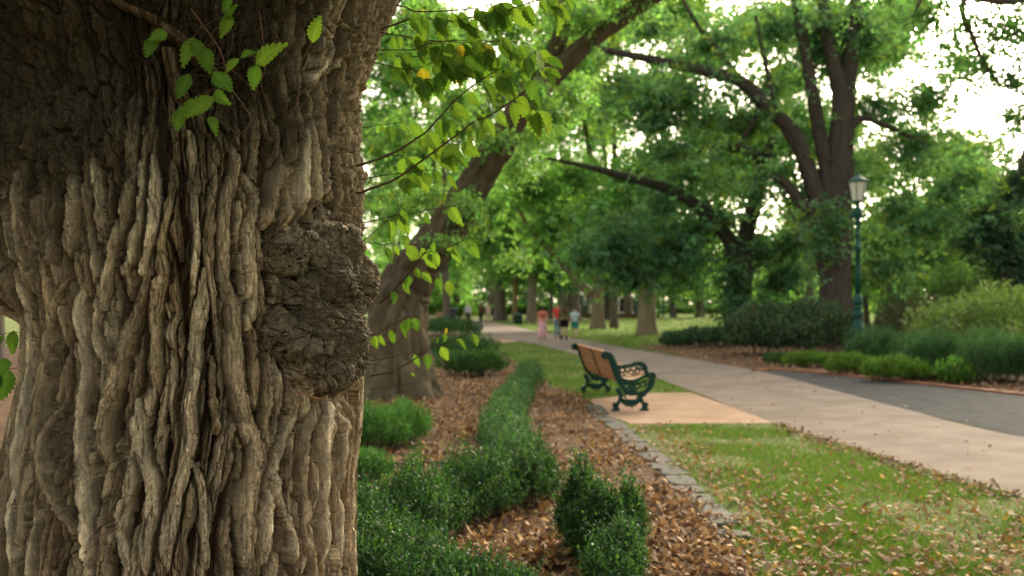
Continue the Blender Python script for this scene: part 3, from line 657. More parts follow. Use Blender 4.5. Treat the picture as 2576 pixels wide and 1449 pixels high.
# ---- fallen leaves
M_LITTER = mat_attr('dead_leaf', rough=.75, spec=.25, trans=.15, tgain=(1, .9, .7))
def in_poly(P, poly):
    x, y = P[:, 0], P[:, 1]; ins = np.zeros(len(P), bool); n = len(poly); j = n-1
    for i in range(n):
        xi, yi = poly[i]; xj, yj = poly[j]
        ins ^= ((yi > y) != (yj > y)) & (x < (xj-xi)*(y-yi)/(yj-yi+1e-12)+xi); j = i
    return ins
def litter(name, P, rng, cols, size, z0=.012, zr=.03, flat=.45):
    n = len(P); a = rng.uniform(0, 2*pi, n); L = rng.uniform(size[0], size[1], n); W = L*rng.uniform(.45, .75, n)
    u = np.linspace(0, 1, 4); w_ = np.array([.15, 1, .85, .04]); curl = rng.uniform(-1.2, 1.6, n); cup = rng.uniform(-.5, .9, n)
    tx = rng.normal(0, flat, n); ty = rng.normal(0, flat, n)
    x = (u[None]-.5)*L[:, None]; V = np.zeros((n, 4, 3, 3))
    for k, s in enumerate((-1, 0, 1)):
        V[:, :, k, 0] = x; V[:, :, k, 1] = s*.5*W[:, None]*w_*(1-.15*np.abs(cup[:, None]))
        V[:, :, k, 2] = curl[:, None]*(x**2)/L[:, None]*1.1+abs(s)*cup[:, None]*W[:, None]*.35*w_
    V = V.reshape(n, 12, 3); z = V[..., 2]+V[..., 0]*tx[:, None]+V[..., 1]*ty[:, None]; z = z-z.min(1, keepdims=True)
    X = V[..., 0]*np.cos(a)[:, None]-V[..., 1]*np.sin(a)[:, None]+P[:, :1]; Y = V[..., 0]*np.sin(a)[:, None]+V[..., 1]*np.cos(a)[:, None]+P[:, 1:2]
    VV = np.stack([X, Y, z+z0+rng.uniform(0, zr, (n, 1))], -1).reshape(-1, 3); q = grid_faces(4, 3, False)
    Fq = (np.arange(n)[:, None, None]*12+q[None]).reshape(-1, 4)
    pal = np.array(cols); c = pal[rng.choice(len(pal), n)]*rng.uniform(.6, 1.25, (n, 1)); stuff(obj(name, VV, [Fq], M_LITTER, None, np.repeat(c, 12, 0), True))
TAN = [(.40, .25, .135), (.33, .19, .095), (.46, .32, .19), (.25, .135, .07), (.38, .20, .08), (.15, .09, .055), (.42, .26, .09), (.30, .20, .12), (.20, .12, .07), (.14, .085, .055)]
def off_stone(P, rng):
    xs = np.interp(P[:, 1], sp[::-1, 1], sp[::-1, 0]); return (np.abs(P[:, 0]-xs) > .15) | (P[:, 1] < 7.4) | (P[:, 1] > 15.6) | (rng.random(len(P)) < .25)
def scatter(rng, poly, n, y0, y1, x0, x1, pw=1.6):
    """more near the viewer, as the litter is only worth its detail there"""
    u = rng.random(n); e = 1-pw; Y = (y0**e+(y1**e-y0**e)*u)**(1/e); X = rng.uniform(x0, x1, n); P = np.stack([X, Y], 1); return P[in_poly(P, poly)]
rng = rs(41); P = scatter(rng, BED, 60000, 5.0, 40, -3.2, 1.75); dens = fbm(P[:, 0]*1.7, P[:, 1]*1.7, 2); P = P[rng.random(len(P)) < .16+1.2*sstep(.40, .64, dens)]; P = P[off_stone(P, rng)]
litter('leaf_litter', P, rng, [tuple(1.18*v for v in c) for c in TAN], (.036, .078)); print('litter', len(P))
P = scatter(rng, BED2, 9000, 14, 40, 3, 22, 1.3); litter('leaf_litter', P, rng, TAN, (.06, .10))
LAWN1 = np.vstack([g2((1885,1449),(1870,1400),(1800,1310),(1740,1240),(1640,1150),(1580,1075),(1955,1068),(2200,1146),(2576,1255)), [[5.3, 5.2], [3, 3]]])
P = scatter(rng, LAWN1, 8200, 5.2, 13.4, 1.2, 5.6, 1.2)
ed1 = sstep(.9, 0, P[:, 0]-1.5)+sstep(10.5, 6.5, P[:, 1])*.55+.15
P = P[rng.random(len(P)) < np.clip(ed1*(.4+1.1*fbm(P[:, 0]*2, P[:, 1]*2, 5)), 0, 1)]
P = P[off_stone(P, rng)]; litter('fallen_leaves', P, rng, [(.36, .23, .12), (.42, .29, .165), (.38, .20, .055), (.50, .30, .05), (.34, .20, .10), (.52, .38, .26), (.26, .16, .09)], (.035, .075), .022, .02, .35); print('lawn leaves', len(P))
pathpoly = np.vstack([L, R[::-1]])
P = scatter(rng, pathpoly, 420, 6, 24, 1, 9, 1.2); P2 = scatter(rng, ROAD, 260, 8, 24, 5, 16, 1.2)
litter('path_leaves', np.vstack([P, P2]), rng, [(.42, .28, .17), (.48, .33, .2), (.3, .18, .1)], (.04, .07), .016, .004, .2)
EDGE = np.stack([np.interp(np.linspace(0, 79, 2600), np.arange(80), L[:, k]) for k in (0, 1)], 1)[:1500]; P = EDGE+rng.normal(-.10, .10, (1500, 2)); P = P[(P[:, 1] < 13)]
litter('path_edge_leaves', P, rng, TAN, (.04, .075), .016, .01, .3)
# ---- grass
M_GRASS = mat_attr('grass_blade', rough=.55, spec=.3, trans=.35, tgain=(1.2, 1.3, .6))
def grass(name, P, rng, h, wd, base=(.11, .215, .03), dry=(.26, .22, .085), pdry=.2):
    n = len(P); a = rng.uniform(0, 2*pi, n); H = rng.uniform(h[0], h[1], n); W = rng.uniform(wd[0], wd[1], n); ln = rng.uniform(.2, 1.1, n)*H
    s = np.stack([np.cos(a), np.sin(a), 0*a], 1)*W[:, None]/2; b = np.stack([P[:, 0], P[:, 1], 0*a], 1); la = rng.uniform(0, 2*pi, n)
    lean = np.stack([np.cos(la), np.sin(la), 0*a], 1)*ln[:, None]; up = np.array([0, 0, 1])*H[:, None]
    V = np.stack([b-s, b+s, b+lean*.35+up*.6+s*.7, b+lean*.35+up*.6-s*.7, b+lean+up], 1).reshape(-1, 3); i = np.arange(n)[:, None]*5
    stuff(obj(name, V, [i+np.array([[0, 1, 2, 3]]), i+np.array([[3, 2, 4]])], M_GRASS, None, varied(rng, base, n, 5, .3, .12, dry, pdry)))
P = scatter(rng, LAWN1, 150000, 5.2, 13.4, 1.35, 5.6, 1.3); d = fbm(P[:, 0]*1.3, P[:, 1]*1.3, 3); d2 = sstep(0, .5, P[:, 0]-1.55); P = P[rng.random(len(P)) < (.12+.95*sstep(.38, .58, d))*(.25+.75*d2)]
grass('lawn_grass', P, rng, (.025, .06), (.004, .008)); print('grass', len(P))
LAWN2 = np.vstack([g2((1500,1033),(1470,1000),(1385,972),(1330,935),(1262,885),(1215,864),(1328,862),(1439,890),(1600,935),(1735,987),(1640,988),(1480,1004))])
P = scatter(rng, LAWN2, 110000, 12.5, 46, -3, 3.6, 1.7); d = fbm(P[:, 0]*.8, P[:, 1]*.8, 3); P = P[rng.random(len(P)) < .35+.8*sstep(.35, .6, d)]
grass('lawn_grass', P, rng, (.03, .07), (.010, .018), (.11, .21, .03)); 
FARL = np.vstack([EDGE_R[3:], g2((1060,775)), [[-9, 170], [60, 170], [32, 60], [13, 50]], g2((1700,864),(1590,873))])
P = scatter(rng, FARL, 160000, 30, 165, -12, 50, 1.7); grass('lawn_grass', P, rng, (.04, .09), (.03, .06), (.115, .21, .032), (.26, .23, .09), .15)
# ---- hedges and shrubs built from leafy shoots
M_HEDGE = mat_attr('hedge_leaf', rough=.5, spec=.28, trans=.28, tgain=(1.1, 1.4, .5))
def shoots(rng, O, D, L, k, leaf, wl, col, dv=.4, alt=None, palt=0, droop=0.):
    """leafy shoots: O origins, D directions, L lengths; k leaves each"""
    n = len(O); t = (np.arange(k)+.5)/k; t = np.tile(t, (n, 1))+rng.uniform(-.3, .3, (n, k))/k
    P = O[:, None]+D[:, None]*(L[:, None]*t)[..., None]; P[..., 2] -= droop*(L[:, None]*t**2)
    ax = unit(D[:, None]*.6+rng.normal(0, .55, (n, k, 3))+np.array([0, 0, .2-droop])).reshape(-1, 3); P = P.reshape(-1, 3)
    s = leaf*rng.uniform(.65, 1.25, len(P)); V, Fq = leaf_quads(P, ax, rdir(rng, len(P))+np.array([0, -.3, .8]), s, s*wl)
    c = np.repeat(varied(rng, col, n, 1, dv, .12, alt, palt), k, 0)*rng.uniform(.65, 1.4, (n*k, 1)); return V, Fq, np.repeat(np.clip(c, .003, .9), 4, 0)
def bush(name, label, blobs, rng, nsh, slen, k, leaf, wl, col, cat='shrub', group=None, alt=None, palt=0, stems=True, up=.7, mat=None, lump=.25, dv=.55, droop=0.):
    """blobs: (x, y, radius, height) on the ground"""
    b = np.array(blobs, float); c0 = b[:, :2].mean(0); root = thing(name, label, cat, (c0[0], c0[1], 0), group)
    wgt = b[:, 2]*(b[:, 3]+b[:, 2]); i = rng.choice(len(b), nsh, p=wgt/wgt.sum()); d = rdir(rng, nsh); d[:, 2] = np.abs(d[:, 2])*1.1-.15; d = unit(d)
    rad = np.clip(1-np.abs(rng.normal(0, .18, nsh)), .2, 1.0)
    lum = 1-lump+2*lump*fbm(d[:, 0]*2.2+b[i, 0]*3+5, d[:, 2]*2.2+d[:, 1]*2+b[i, 1]*3, 3, 3)
    O = np.stack([b[i, 0]+d[:, 0]*b[i, 2]*rad*lum, b[i, 1]+d[:, 1]*b[i, 2]*rad*lum, np.maximum(b[i, 3]*(.42+.56*d[:, 2])*rad*lum, .03)], 1)
    D = unit(d*(1-up)+np.array([0, 0, up])+rng.normal(0, .35, (nsh, 3)))
    Ls = slen*rng.uniform(.5, 1.3, nsh); Ls = np.where(rng.random(nsh) < .10, Ls*1.7, Ls); O = O-D*Ls[:, None]*.6; O[:, 2] = np.maximum(O[:, 2], .02)
    V, Fq, C = shoots(rng, O, D, Ls, k, leaf, wl, col, dv, alt, palt, droop); mb = MB(); mb.add(V, [Fq], C)
    if stems:
        for q in range(min(60, 10*len(b))):
            j = rng.integers(len(b)); a = rng.uniform(0, 2*pi); r_ = b[j, 2]*rng.uniform(0, .6); p0 = np.array([b[j, 0]+cos(a)*r_, b[j, 1]+sin(a)*r_, 0]); p1 = p0+np.array([cos(a)*b[j, 2]*.35, sin(a)*b[j, 2]*.35, b[j, 3]*.75])
            v, f = tube([p0, (p0+p1)/2+rng.normal(0, .02, 3), p1], [.009, .004], 5, 6); mb.add(v, f, (.09, .06, .04))
    mb.build('foliage', mat or M_HEDGE, root)
    return root
def line_blobs(pts, n, r, h, rng, jr=.12):
    C = smooth_path(np.array(pts), n); return [(C[i, 0]+rng.normal(0, .03), C[i, 1]+rng.normal(0, .03), np.interp(i, [0, n-1], r)*(1+rng.uniform(-jr, jr)), np.interp(i, [0, n-1], h)*(1+rng.uniform(-jr, jr))) for i in range(n)]
HG = (.046, .104, .040); HA = (.11, .20, .035)
rng = rs(51); gg = lambda x, y: gd(x, y)[:2]
bush('box_hedge', 'low clipped box hedge winding back from the near bed towards the bench', line_blobs([gg(1338,968), gg(1312,1010), gg(1282,1062), gg(1262,1120), gg(1268,1175), gg(1290,1225)], 26, (.25, .23), (.56, .48), rng, .15), rng, 6500, .11, 9, .026, .55, (.064, .138, .058), 'hedge', 'box hedges in the bed', HA, .12)
bush('box_hedge', 'loose ragged box hedge running beside the trunk to the bottom edge', line_blobs([gg(1335,1270), gg(1220,1300), gg(1120,1335), gg(1010,1390), gg(900,1430), gg(760,1500)], 22, (.20, .33), (.44, .52), rng, .35), rng, 10000, .17, 10, .023, .55, HG, 'hedge', 'box hedges in the bed', HA, .15, lump=.4)
c = gg(1385,1262); bush('box_shrub', 'small thin box sprig bush beside the bend of the hedge, between the two big masses', [(c[0]-.03, c[1], .10, .42), (c[0]-.12, c[1]+.2, .13, .48)], rng, 900, .17, 10, .024, .55, HG, 'shrub', None, HA, .12, lump=.5)
bush('box_hedge', 'nearest low box bush sprawling in the bottom corner against the trunk', [(-.62, 5.35, .40, .34), (-.95, 5.5, .45, .40), (-.30, 5.25, .30, .24), (-1.3, 5.3, .4, .4), (-.05, 5.3, .2, .2)], rng, 5200, .16, 10, .023, .55, HG, 'hedge', 'box hedges in the bed', HA, .12, lump=.4)
c = gg(1508,1415)
bush('box_shrub', 'single ragged box bush standing alone in the leaf litter, near the stones', [(c[0]-.02, c[1], .16, .42), (c[0]-.12, c[1]+.25, .12, .52), (c[0]+.09, c[1]-.1, .15, .34), (c[0]+.06, c[1]-.45, .15, .30), (c[0]+.20, c[1]+.02, .08, .44), (c[0]-.02, c[1]-.7, .13, .20)], rng, 6500, .20, 11, .023, .55, HG, 'shrub', None, HA, .15, lump=.6)
bush('box_hedge', 'squared box hedge block beside the leaning tree', line_blobs([gg(1140,944), gg(1190,948), gg(1240,946)], 7, (.42, .42), (.58, .6), rng), rng, 3200, .12, 8, .034, .6, (.055, .14, .035), 'hedge', 'box hedges in the bed', HA, .2, up=.5)
bush('box_hedge', 'dark box hedge behind the squared block, before the far bench', line_blobs([gg(1120,905), gg(1160,898), gg(1215,890)], 7, (.55, .5), (.62, .6), rng), rng, 2600, .13, 8, .045, .6, (.038, .10, .032), 'hedge', 'box hedges in the bed', HA, .1, up=.5)
bush('box_hedge', 'dark far hedge clump just right of the leaning trunk', line_blobs([gg(1085,850), gg(1120,842), gg(1165,850)], 6, (.9, .9), (.9, .9), rng), rng, 2400, .16, 8, .06, .6, (.038, .10, .032), 'hedge', 'box hedges in the bed', HA, .1, up=.5)
GB = (.075, .185, .035)
bush('low_conifer', 'feathery bright green low plant below the twigs, beside the trunk', [(gg(960,1135)[0]+dx, gg(960,1135)[1]+dy, .34, h) for dx, dy, h in ((0, 0, .5), (.18, .5, .5), (-.3, .2, .55), (-.5, .5, .5), (.1, .95, .42))], rng, 4200, .16, 12, .030, .28, GB, 'shrub', 'bright plants beside the trunk', None, 0, up=.55)
bush('low_conifer', 'smaller feathery bright green plant, nearer to the ragged hedge', [(gg(925,1215)[0]+dx, gg(925,1215)[1]+dy, .24, h) for dx, dy, h in ((0, 0, .30), (-.25, .1, .35))], rng, 1800, .13, 12, .026, .28, GB, 'shrub', 'bright plants beside the trunk', None, 0, up=.55)
hp = np.array([list(gg(1290,1062))+[0], list(gg(1300,1070))+[0], list(gg(1120,1345))+[0], list(gg(1040,1390))+[0], list(gg(1290,1235))+[0], list(gg(1180,1320))+[0], list(gg(1500,1410))+[0]]); 
litter('leaf_litter', hp+rng.normal(0, .05, hp.shape), rng, [(.55, .42, .25), (.50, .33, .16)], (.05, .08), .50, .03, .5)
# right-hand bed
def at_bl(x, y, Y, r, h): p = at(x, y, Y); return (p[0], Y, r, h)
def W_(dv, Y): return dv/K*Y/F      # photo width -> metres
def topz(y, Y): return CAMH-(y/K-HZ)*Y/F
LIME = (.125, .225, .028)
for i, (x0, x1, yb, yt, lab) in enumerate([(1990,2115,925,884,'lime green mounded shrub furthest left of the three by the kerb'), (2100,2215,945,892,'lime green mounded shrub between two like it by the kerb'), (2200,2330,962,898,'lime green mounded shrub nearest the asphalt, largest of the three')]):
    Y = gd(2100, yb)[1]; h = topz(yt, Y); r = W_(x1-x0, Y)/2; xc = at((x0+x1)/2, yb, Y)[0]
    bush('mounded_shrub', lab, [(xc, Y+r*.5, r*.85, h), (xc+r*1.0, Y+r*.6, r*.5, h*.85), (xc-r*.6, Y+r*.6, r*.65, h*.9), (xc+r*.6, Y+r*.4, r*.65, h*.9)], rng, 2600, .12, 9, .04, .35, LIME, 'shrub', 'lime green mounds by the kerb', (.13, .22, .03), .3, up=.55)
Y = gd(1955, 918)[1]; bush('mounded_shrub', 'tiny green tuft on the leaves left of the lime mounds', [(at(1952, 915, Y)[0], Y, .35, .32)], rng, 500, .12, 8, .04, .35, (.05, .12, .03), 'shrub')
Y = gd(2420, 968)[1]; bush('leafy_perennial', 'small bright leafy plant in front of the tall dark sprays', [(at(2405, 960, Y)[0], Y+.2, .30, .5), (at(2440, 960, Y)[0], Y+.3, .22, .42)], rng, 380, .30, 8, .07, .4, (.10, .21, .03), 'plant')
for i, (xa, xb, yb, yt, n_, lab) in enumerate([(2150,2300,930,840,4200,'dark feathery shrub directly in front of the lamp post foot'), (2290,2450,962,850,5200,'dark feathery shrub right of the lime mounds'), (2430,2640,972,846,5600,'dark feathery shrub at the right edge of the photo')]):
    Y = gd(2300, yb)[1]+1.0; h = topz(yt-8, Y); r = W_(xb-xa, Y)/2; xc = at((xa+xb)/2, yb, Y)[0]
    bush('feathery_shrub', lab, [(xc-r*.55, Y, r*.75, h*.9), (xc, Y+.3, r*.85, h), (xc+r*.6, Y, r*.75, h*.92), (xc+r*.2, Y+1.2, r*.95, h*1.05)], rng, n_, .32, 14, .055, .2, (.058, .128, .048), 'shrub', 'dark feathery shrubs by the drive', (.06, .14, .03), .2, up=.85, lump=.3)
Y = 31; h = topz(755, Y); r = W_(2140-1830, Y)/2; xc = at(1985, 850, Y)[0]
bush('round_shrub', 'large dark rounded shrub left of the lamp post, under the big tree', [(xc-r*.45, Y, r*.6, h*.9), (xc+r*.1, Y+.4, r*.72, h), (xc+r*.55, Y+.2, r*.55, h*.92), (xc-r*.1, Y-.5, r*.6, h*.75)], rng, 6500, .26, 9, .085, .5, (.070, .115, .055), 'shrub', None, (.14, .13, .06), .10, up=.6)
Y = 37; h = topz(824, Y); r = W_(1850-1665, Y)/2; xc = at(1755, 860, Y)[0]
bush('low_shrub', 'long low dark shrub at the tip of the leafy bed beyond the path', [(xc-r*.55, Y, r*.5, h*.85), (xc, Y, r*.55, h), (xc+r*.6, Y+.4, r*.6, h*1.05)], rng, 3000, .22, 9, .08, .4, (.06, .12, .05), 'shrub', None, None, 0, up=.55)
Y = 27; xc = at(2480, 800, Y)[0]; h = topz(720, Y); r = 2.0
bush('flowering_shrub', 'big arching light green shrub at right, flecked with pale flowers', [(xc-.9, Y, 1.2, h*.85), (xc+.4, Y+.3, 1.5, h), (xc+1.8, Y, 1.4, h*.96), (xc+.5, Y-1.0, 1.2, h*.7)], rng, 6000, .45, 12, .075, .42, (.19, .28, .06), 'shrub', None, (.32, .36, .18), .25, up=.6, lump=.3, droop=.3)
Y = 33; xc = at(2290, 800, Y)[0]; bush('bronze_shrub', 'dull brownish green shrub between the lamp post and the big light shrub', [(xc, Y, 1.2, topz(755, Y)), (xc+.9, Y, 1.0, topz(765, Y))], rng, 2600, .28, 9, .08, .45, (.10, .125, .05), 'shrub', None, (.14, .09, .05), .15)
Y = 40; xc = at(2420, 760, Y)[0]; bush('tall_shrub', 'tall pale green shrub rising behind the flowering shrub', [(xc-1.6, Y, 1.7, topz(650, Y)*.95), (xc+.8, Y, 2.0, topz(645, Y)), (xc+3.2, Y, 2.2, topz(610, Y)), (xc+5.6, Y, 2.2, topz(560, Y))], rng, 5200, .5, 11, .12, .42, (.13, .225, .07), 'shrub', None, None, 0, up=.5, droop=.3)
# ================================================================ trees of the park
M_CROWN = mat_attr('crown_leaf', rough=.55, spec=.25, trans=.48, tgain=(1.5, 1.55, .6))
M_TRUNK = mat_attr('trunk_bark', rough=.95, spec=.1, nscale=6, namt=.3, bump=.9, bscale=14, stretch=(1, 1, .22))
def leaf_cloud(rng, cl, nspray, per, leaf, col, dv=.55, alt=None, palt=0., spread=.45, hang=.35, hole=.0, wl=.6, bright=1.):
    col = np.array(col)*bright*np.array([1.27, 1.27, 1.65])
    """cl: clusters (x,y,z,rx,ry,rz); sprays of leaves in drooping fans"""
    c = np.array(cl, float); vol = (c[:, 3]*c[:, 4]*c[:, 5])**.72; i = rng.choice(len(c), nspray, p=vol/vol.sum())
    d = rdir(rng, nspray); rad = np.minimum(np.abs(rng.normal(0, .62, nspray))+.12, 1.6)
    O = c[i, :3]+d*rad[:, None]*c[i, 3:6]
    if hole:
        q = fbm(O[:, 0]*.55+O[:, 1]*.3, O[:, 2]*.7+O[:, 1]*.25, 6, 3); keep = q > hole; O = O[keep]
    n = len(O); fan = rdir(rng, n)*np.array([1, 1, .25])+np.array([0, 0, -hang]); fan = unit(fan)
    t = rng.random((n, per)); side = unit(np.cross(fan, np.array([0, 0, 1.])))
    P = O[:, None]+fan[:, None]*(t*spread*2)[..., None]+side[:, None]*(rng.normal(0, .3, (n, per))*spread)[..., None]+rng.normal(0, .10*spread, (n, per, 3))
    P[..., 2] -= .25*spread*t**2
    ax = unit(fan[:, None]*.6+rng.normal(0, .5, (n, per, 3))+np.array([0, 0, -.3])).reshape(-1, 3); P = P.reshape(-1, 3)
    s = leaf*rng.uniform(.65, 1.3, len(P)); V, Fq = leaf_quads(P, ax, rdir(rng, len(P))*.7+np.array([0, 0, .8]), s, s*wl)
    C = np.repeat(varied(rng, col, n, 1, dv, .10, alt, palt), per, 0)*rng.uniform(.8, 1.2, (n*per, 1))
    return V, Fq, np.repeat(np.clip(C, .003, .9), 4, 0)
def limb_px(pts, widths, Y, dY=0., rng=None, seg=12):
    """limb read off the photograph at distance Y; pts (x,y[,dy]); widths in photo units"""
    P = []; n = len(pts)
    for i, p in enumerate(pts):
        d = Y+(p[2] if len(p) > 2 else dY*i/(n-1)); P.append(at(p[0], p[1], d))
    W = np.array(widths)/K*Y/F/2; n = 6*(len(P)-1)+1 if seg < 16 else 14*(len(P)-1)+1
    V, f = tube(np.array(P), W, seg, n, .10 if seg < 16 else 0, rng)
    if seg >= 16:      # furrowed bark near enough to see
        C = smooth_path(np.array(P), n); k = n*seg; c = np.repeat(C, seg, 0); d = V[:k]-c; th = np.tile(np.arange(seg)/seg*26, n); al = np.repeat(np.arange(n)*.16, seg)
        V[:k] = c+d*(1+.30*(np.abs(vn(th+.8*vn(al*1.5, th*.3, 3), al, 5)-.5)*2-.45)[:, None])
    return V, f
def trunk_flare(base, top, r, rng, seg=18, col=(.17, .13, .095)):
    """trunk standing on the ground with buttressed root flare"""
    n = 14 if seg < 20 else 50; t = np.linspace(0, 1, n); C = smooth_path(np.array([base, (np.array(base)+top)/2+np.array([rng.normal(0, .05), 0, 0]), top]), n)
    th = np.linspace(0, 2*pi, seg, endpoint=False); R = np.interp(t, np.linspace(0, 1, len(r)), r)
    ph = rng.uniform(0, 6, 2); h = C[:, 2]; fl = np.exp(-h/.45)*.45
    rr = R[:, None]*(1+fl[:, None]*(.55+.45*np.sin(th*4+ph[0]))[None]+.06*np.sin(th*7+ph[1]+t[:, None]*3)+.05*(rng.random((n, seg))-.5))
    if seg > 20:
        n3 = (th*0)[None]+t[:, None]; tt = np.tile(th/(2*pi)*34, (n, 1)); rr = rr*(1+.24*(np.abs(vn(tt+1.2*vn(n3*5, tt*.3, 3), n3*4, 5)-.5)*2-.45))
    V = C[:, None]+rr[..., None]*np.stack([np.cos(th), np.sin(th), 0*th], -1)[None]; V[0, :, 2] = -.05
    return V.reshape(-1, 3), [grid_faces(n, seg)]
def px_tree(name, label, group, base, trunk, limbs, Y, clusters, nspray, per, leaf, col, seed, bark=(.13, .10, .075), behind=0, **kw):
    """a tree read off the photograph. base (x,y ground), clusters (x,y,rx,ry[,ddepth,rdepth])"""
    rng = rs(seed); b = at(base[0], base[1], Y); b[2] = 0; root = thing(name, label, 'tree', b, group)
    top = at(trunk[0][0], trunk[0][1], Y); v, f = trunk_flare(b, top, [w/K*Y/F/2 for w in trunk[1]], rng); obj('trunk', v, f, M_TRUNK, root, bark, True)
    for p, w in limbs:
        v, f = limb_px(p, w, Y, 0, rng); obj('limb', v, f, M_TRUNK, root, np.array(bark)*.85, True)
    cl = []
    for q in clusters:
        d = q[4] if len(q) > 4 else behind; p = at(q[0], q[1], Y+d); rx, rz = q[2]/K*Y/F, q[3]/K*Y/F
        cl.append((*p, rx, q[5] if len(q) > 5 else max(rx, 1.2), rz))
    V, Fq, C = leaf_cloud(rng, cl, nspray, per, leaf, col, **kw); ob = obj('crown', V, [Fq], M_CROWN, root, C)
    return root
ELMG = (.068, .155, .033)
# leaning elm in the bed
rng = rs(61); Y = 17.3; b = gd(1010, 990); b[2] = 0
le = thing('leaning_elm', 'old elm leaning right over the bed, partly hidden by the foreground trunk', 'tree', b)
v, f = trunk_flare(at(1000, 990, Y)*[1, 1, 0], at(1003, 740, Y), [.66, .52, .50], rng, 110); 
obj('trunk', v, f, M_TRUNK, le, (.145, .115, .072), True)
for p, w in [([(1003,800),(1015,730),(1062,655),(1130,572),(1200,455),(1255,365,-.2),(1320,262,-.3),(1385,195,-.4),(1500,90,-.5),(1620,5,-.6),(1750,-80,-.6)], [140,135,112,96,84,74,62,52,44,40,36]),
             ([(1255,365),(1310,280),(1375,190),(1415,70),(1430,-60)], [58,54,46,40,36])]:
    v, f = limb_px(p, w, Y, 0, rng, 72); obj('limb', v, f, M_TRUNK, le, (.105, .082, .052), True)
cl = [(*at(x, y, Y+d), W_(rx, Y), 1.6, W_(ry, Y)) for x, y, rx, ry, d in [(1000,330,110,90,2),(1150,250,110,80,1.5),(1080,90,140,80,1),(1290,60,120,70,0),(1480,30,110,60,-.5),(1450,230,50,60,1),(1190,520,50,50,-.4),(1080,480,70,60,1.5),(1000,520,70,80,2),(1350,330,50,60,1.5),(1600,-60,120,60,-1),(1290,640,40,30,1),(1120,600,40,30,-.6),(1290,420,50,50,1.2),(1255,340,50,32,-.7),(1165,500,36,32,-.6),(1350,235,40,36,-.7)]]
V, Fq, C = leaf_cloud(rng, cl, 2300, 10, .085, (.11, .215, .055), alt=(.16, .20, .03), palt=.08, spread=.16); obj('crown', V, [Fq], M_CROWN, le, C)
# big tree behind the lamp post
px_tree('park_tree', 'tall forked tree with massive dark limbs behind the green lamp post', 'trees of the park', (2112, 900), ((2100, 590), [96, 74, 86]),
  [([(2100,600),(2065,520),(2026,407),(1997,335),(1920,260),(1862,205),(1770,178),(1630,148),(1500,121)], [56,46,42,38,36,34,28,22,14]),
   ([(2095,600),(2080,430),(2062,335),(2045,240),(2025,120),(1997,-20)], [44,40,36,32,28,24]),
   ([(2110,620),(2108,450),(2118,263),(2103,182),(2084,96),(2065,-30)], [74,66,50,40,34,28]),
   ([(2120,500),(2128,287),(2140,144),(2156,-30)], [50,44,38,30]),
   ([(2130,330),(2170,297),(2228,316),(2325,360)], [24,20,14,8]),
   ([(2075,690),(2055,557),(2012,508),(1974,460),(1940,440)], [36,32,28,22,12]),
   ([(1920,260),(1880,330),(1850,380)], [16,12,7]), ([(1862,205),(1800,120),(1740,40),(1700,-40)], [18,14,10,7]), ([(2020,400),(1960,300),(1930,180),(1900,40)], [20,16,12,8])], 36,
  [(1680,250,140,50),(1800,100,130,70),(1950,60,130,70),(1560,200,80,70),(1640,60,120,60),(2060,130,90,110),(2160,110,110,100),(2200,260,100,90),(2300,360,130,90),(2380,480,110,90),(2260,520,110,90),(2230,660,90,60),(2120,420,100,70),(2010,480,80,70),(1900,470,90,70),(1780,290,80,30),(2080,600,50,80,-1,.8),(2090,540,60,50,-1.2,.8),(1950,210,70,50),(2330,560,110,80),(2440,430,80,70),(1690,380,110,50),(1720,230,230,90),(2120,60,230,90),(1880,300,160,60),(1640,300,110,50),(1760,380,120,40),(1960,420,80,40),(2330,240,120,90),(2420,150,80,80)],
  9500, 10, .15, (.100, .200, .078), 62, (.075, .060, .048), alt=(.20, .29, .06), palt=.12, spread=.24, hole=.28, behind=1.0)
# ivy-clad dark tree
px_tree('ivy_clad_tree', 'dark tree smothered in ivy with two bowed limbs, right of the pale trunk', 'trees of the park', (1858, 838), ((1862, 640), [62, 58, 60]),
  [([(1862,650),(1876,590),(1905,490),(1918,412),(1869,379),(1802,369),(1740,385)], [46,42,38,34,26,18,10]), ([(1862,680),(1838,610),(1797,556),(1749,513),(1677,474),(1557,441),(1480,420),(1375,398)], [46,36,32,28,26,20,14,8]), ([(1918,412),(1945,350),(1975,300)], [28,20,12])], 40,
  [(1560,600,130,100),(1700,620,130,110),(1800,540,120,80),(1650,500,130,60),(1900,640,90,80),(1960,690,110,60),(1850,700,55,90,-.6,.9),(1855,780,46,60,-.6,.8),(1740,420,100,40),(1590,690,90,40),(1990,600,70,60),(1480,640,70,40)],
  5200, 10, .16, (.080, .170, .072), 63, (.06, .055, .04), alt=(.13, .20, .045), palt=.10, spread=.26, hole=.34, behind=.8)
px_tree('park_tree', 'pale brown straight trunk standing on the lawn between ivy-clad tree and walkers', 'trees of the park', (1628, 842), ((1628, 660), [46, 40, 44]),
  [([(1628,670),(1600,600),(1560,520)], [30,22,12]), ([(1630,670),(1650,590),(1690,520)], [30,22,12])], 51,
  [(1560,560,130,110),(1680,580,120,100),(1620,660,100,50),(1600,440,130,80)], 2800, 10, .20, (.10, .215, .048), 64, (.24, .185, .115), spread=.34, hole=.33)
px_tree('park_tree', 'straight slim brown trunk on the lawn just right of the group of walkers', 'trees of the park', (1504, 828), ((1510, 660), [34, 27, 28]),
  [([(1508,690),(1515,600),(1530,520)], [24,18,10]), ([(1500,745),(1470,725),(1420,670),(1345,590),(1300,520)], [18,20,18,14,8])], 64,
  [(1500,560,120,90),(1400,560,120,90),(1330,470,130,90),(1460,650,90,40),(1450,440,120,80)], 3000, 10, .23, (.11, .225, .050), 65, (.20, .15, .10), spread=.38, hole=.33)
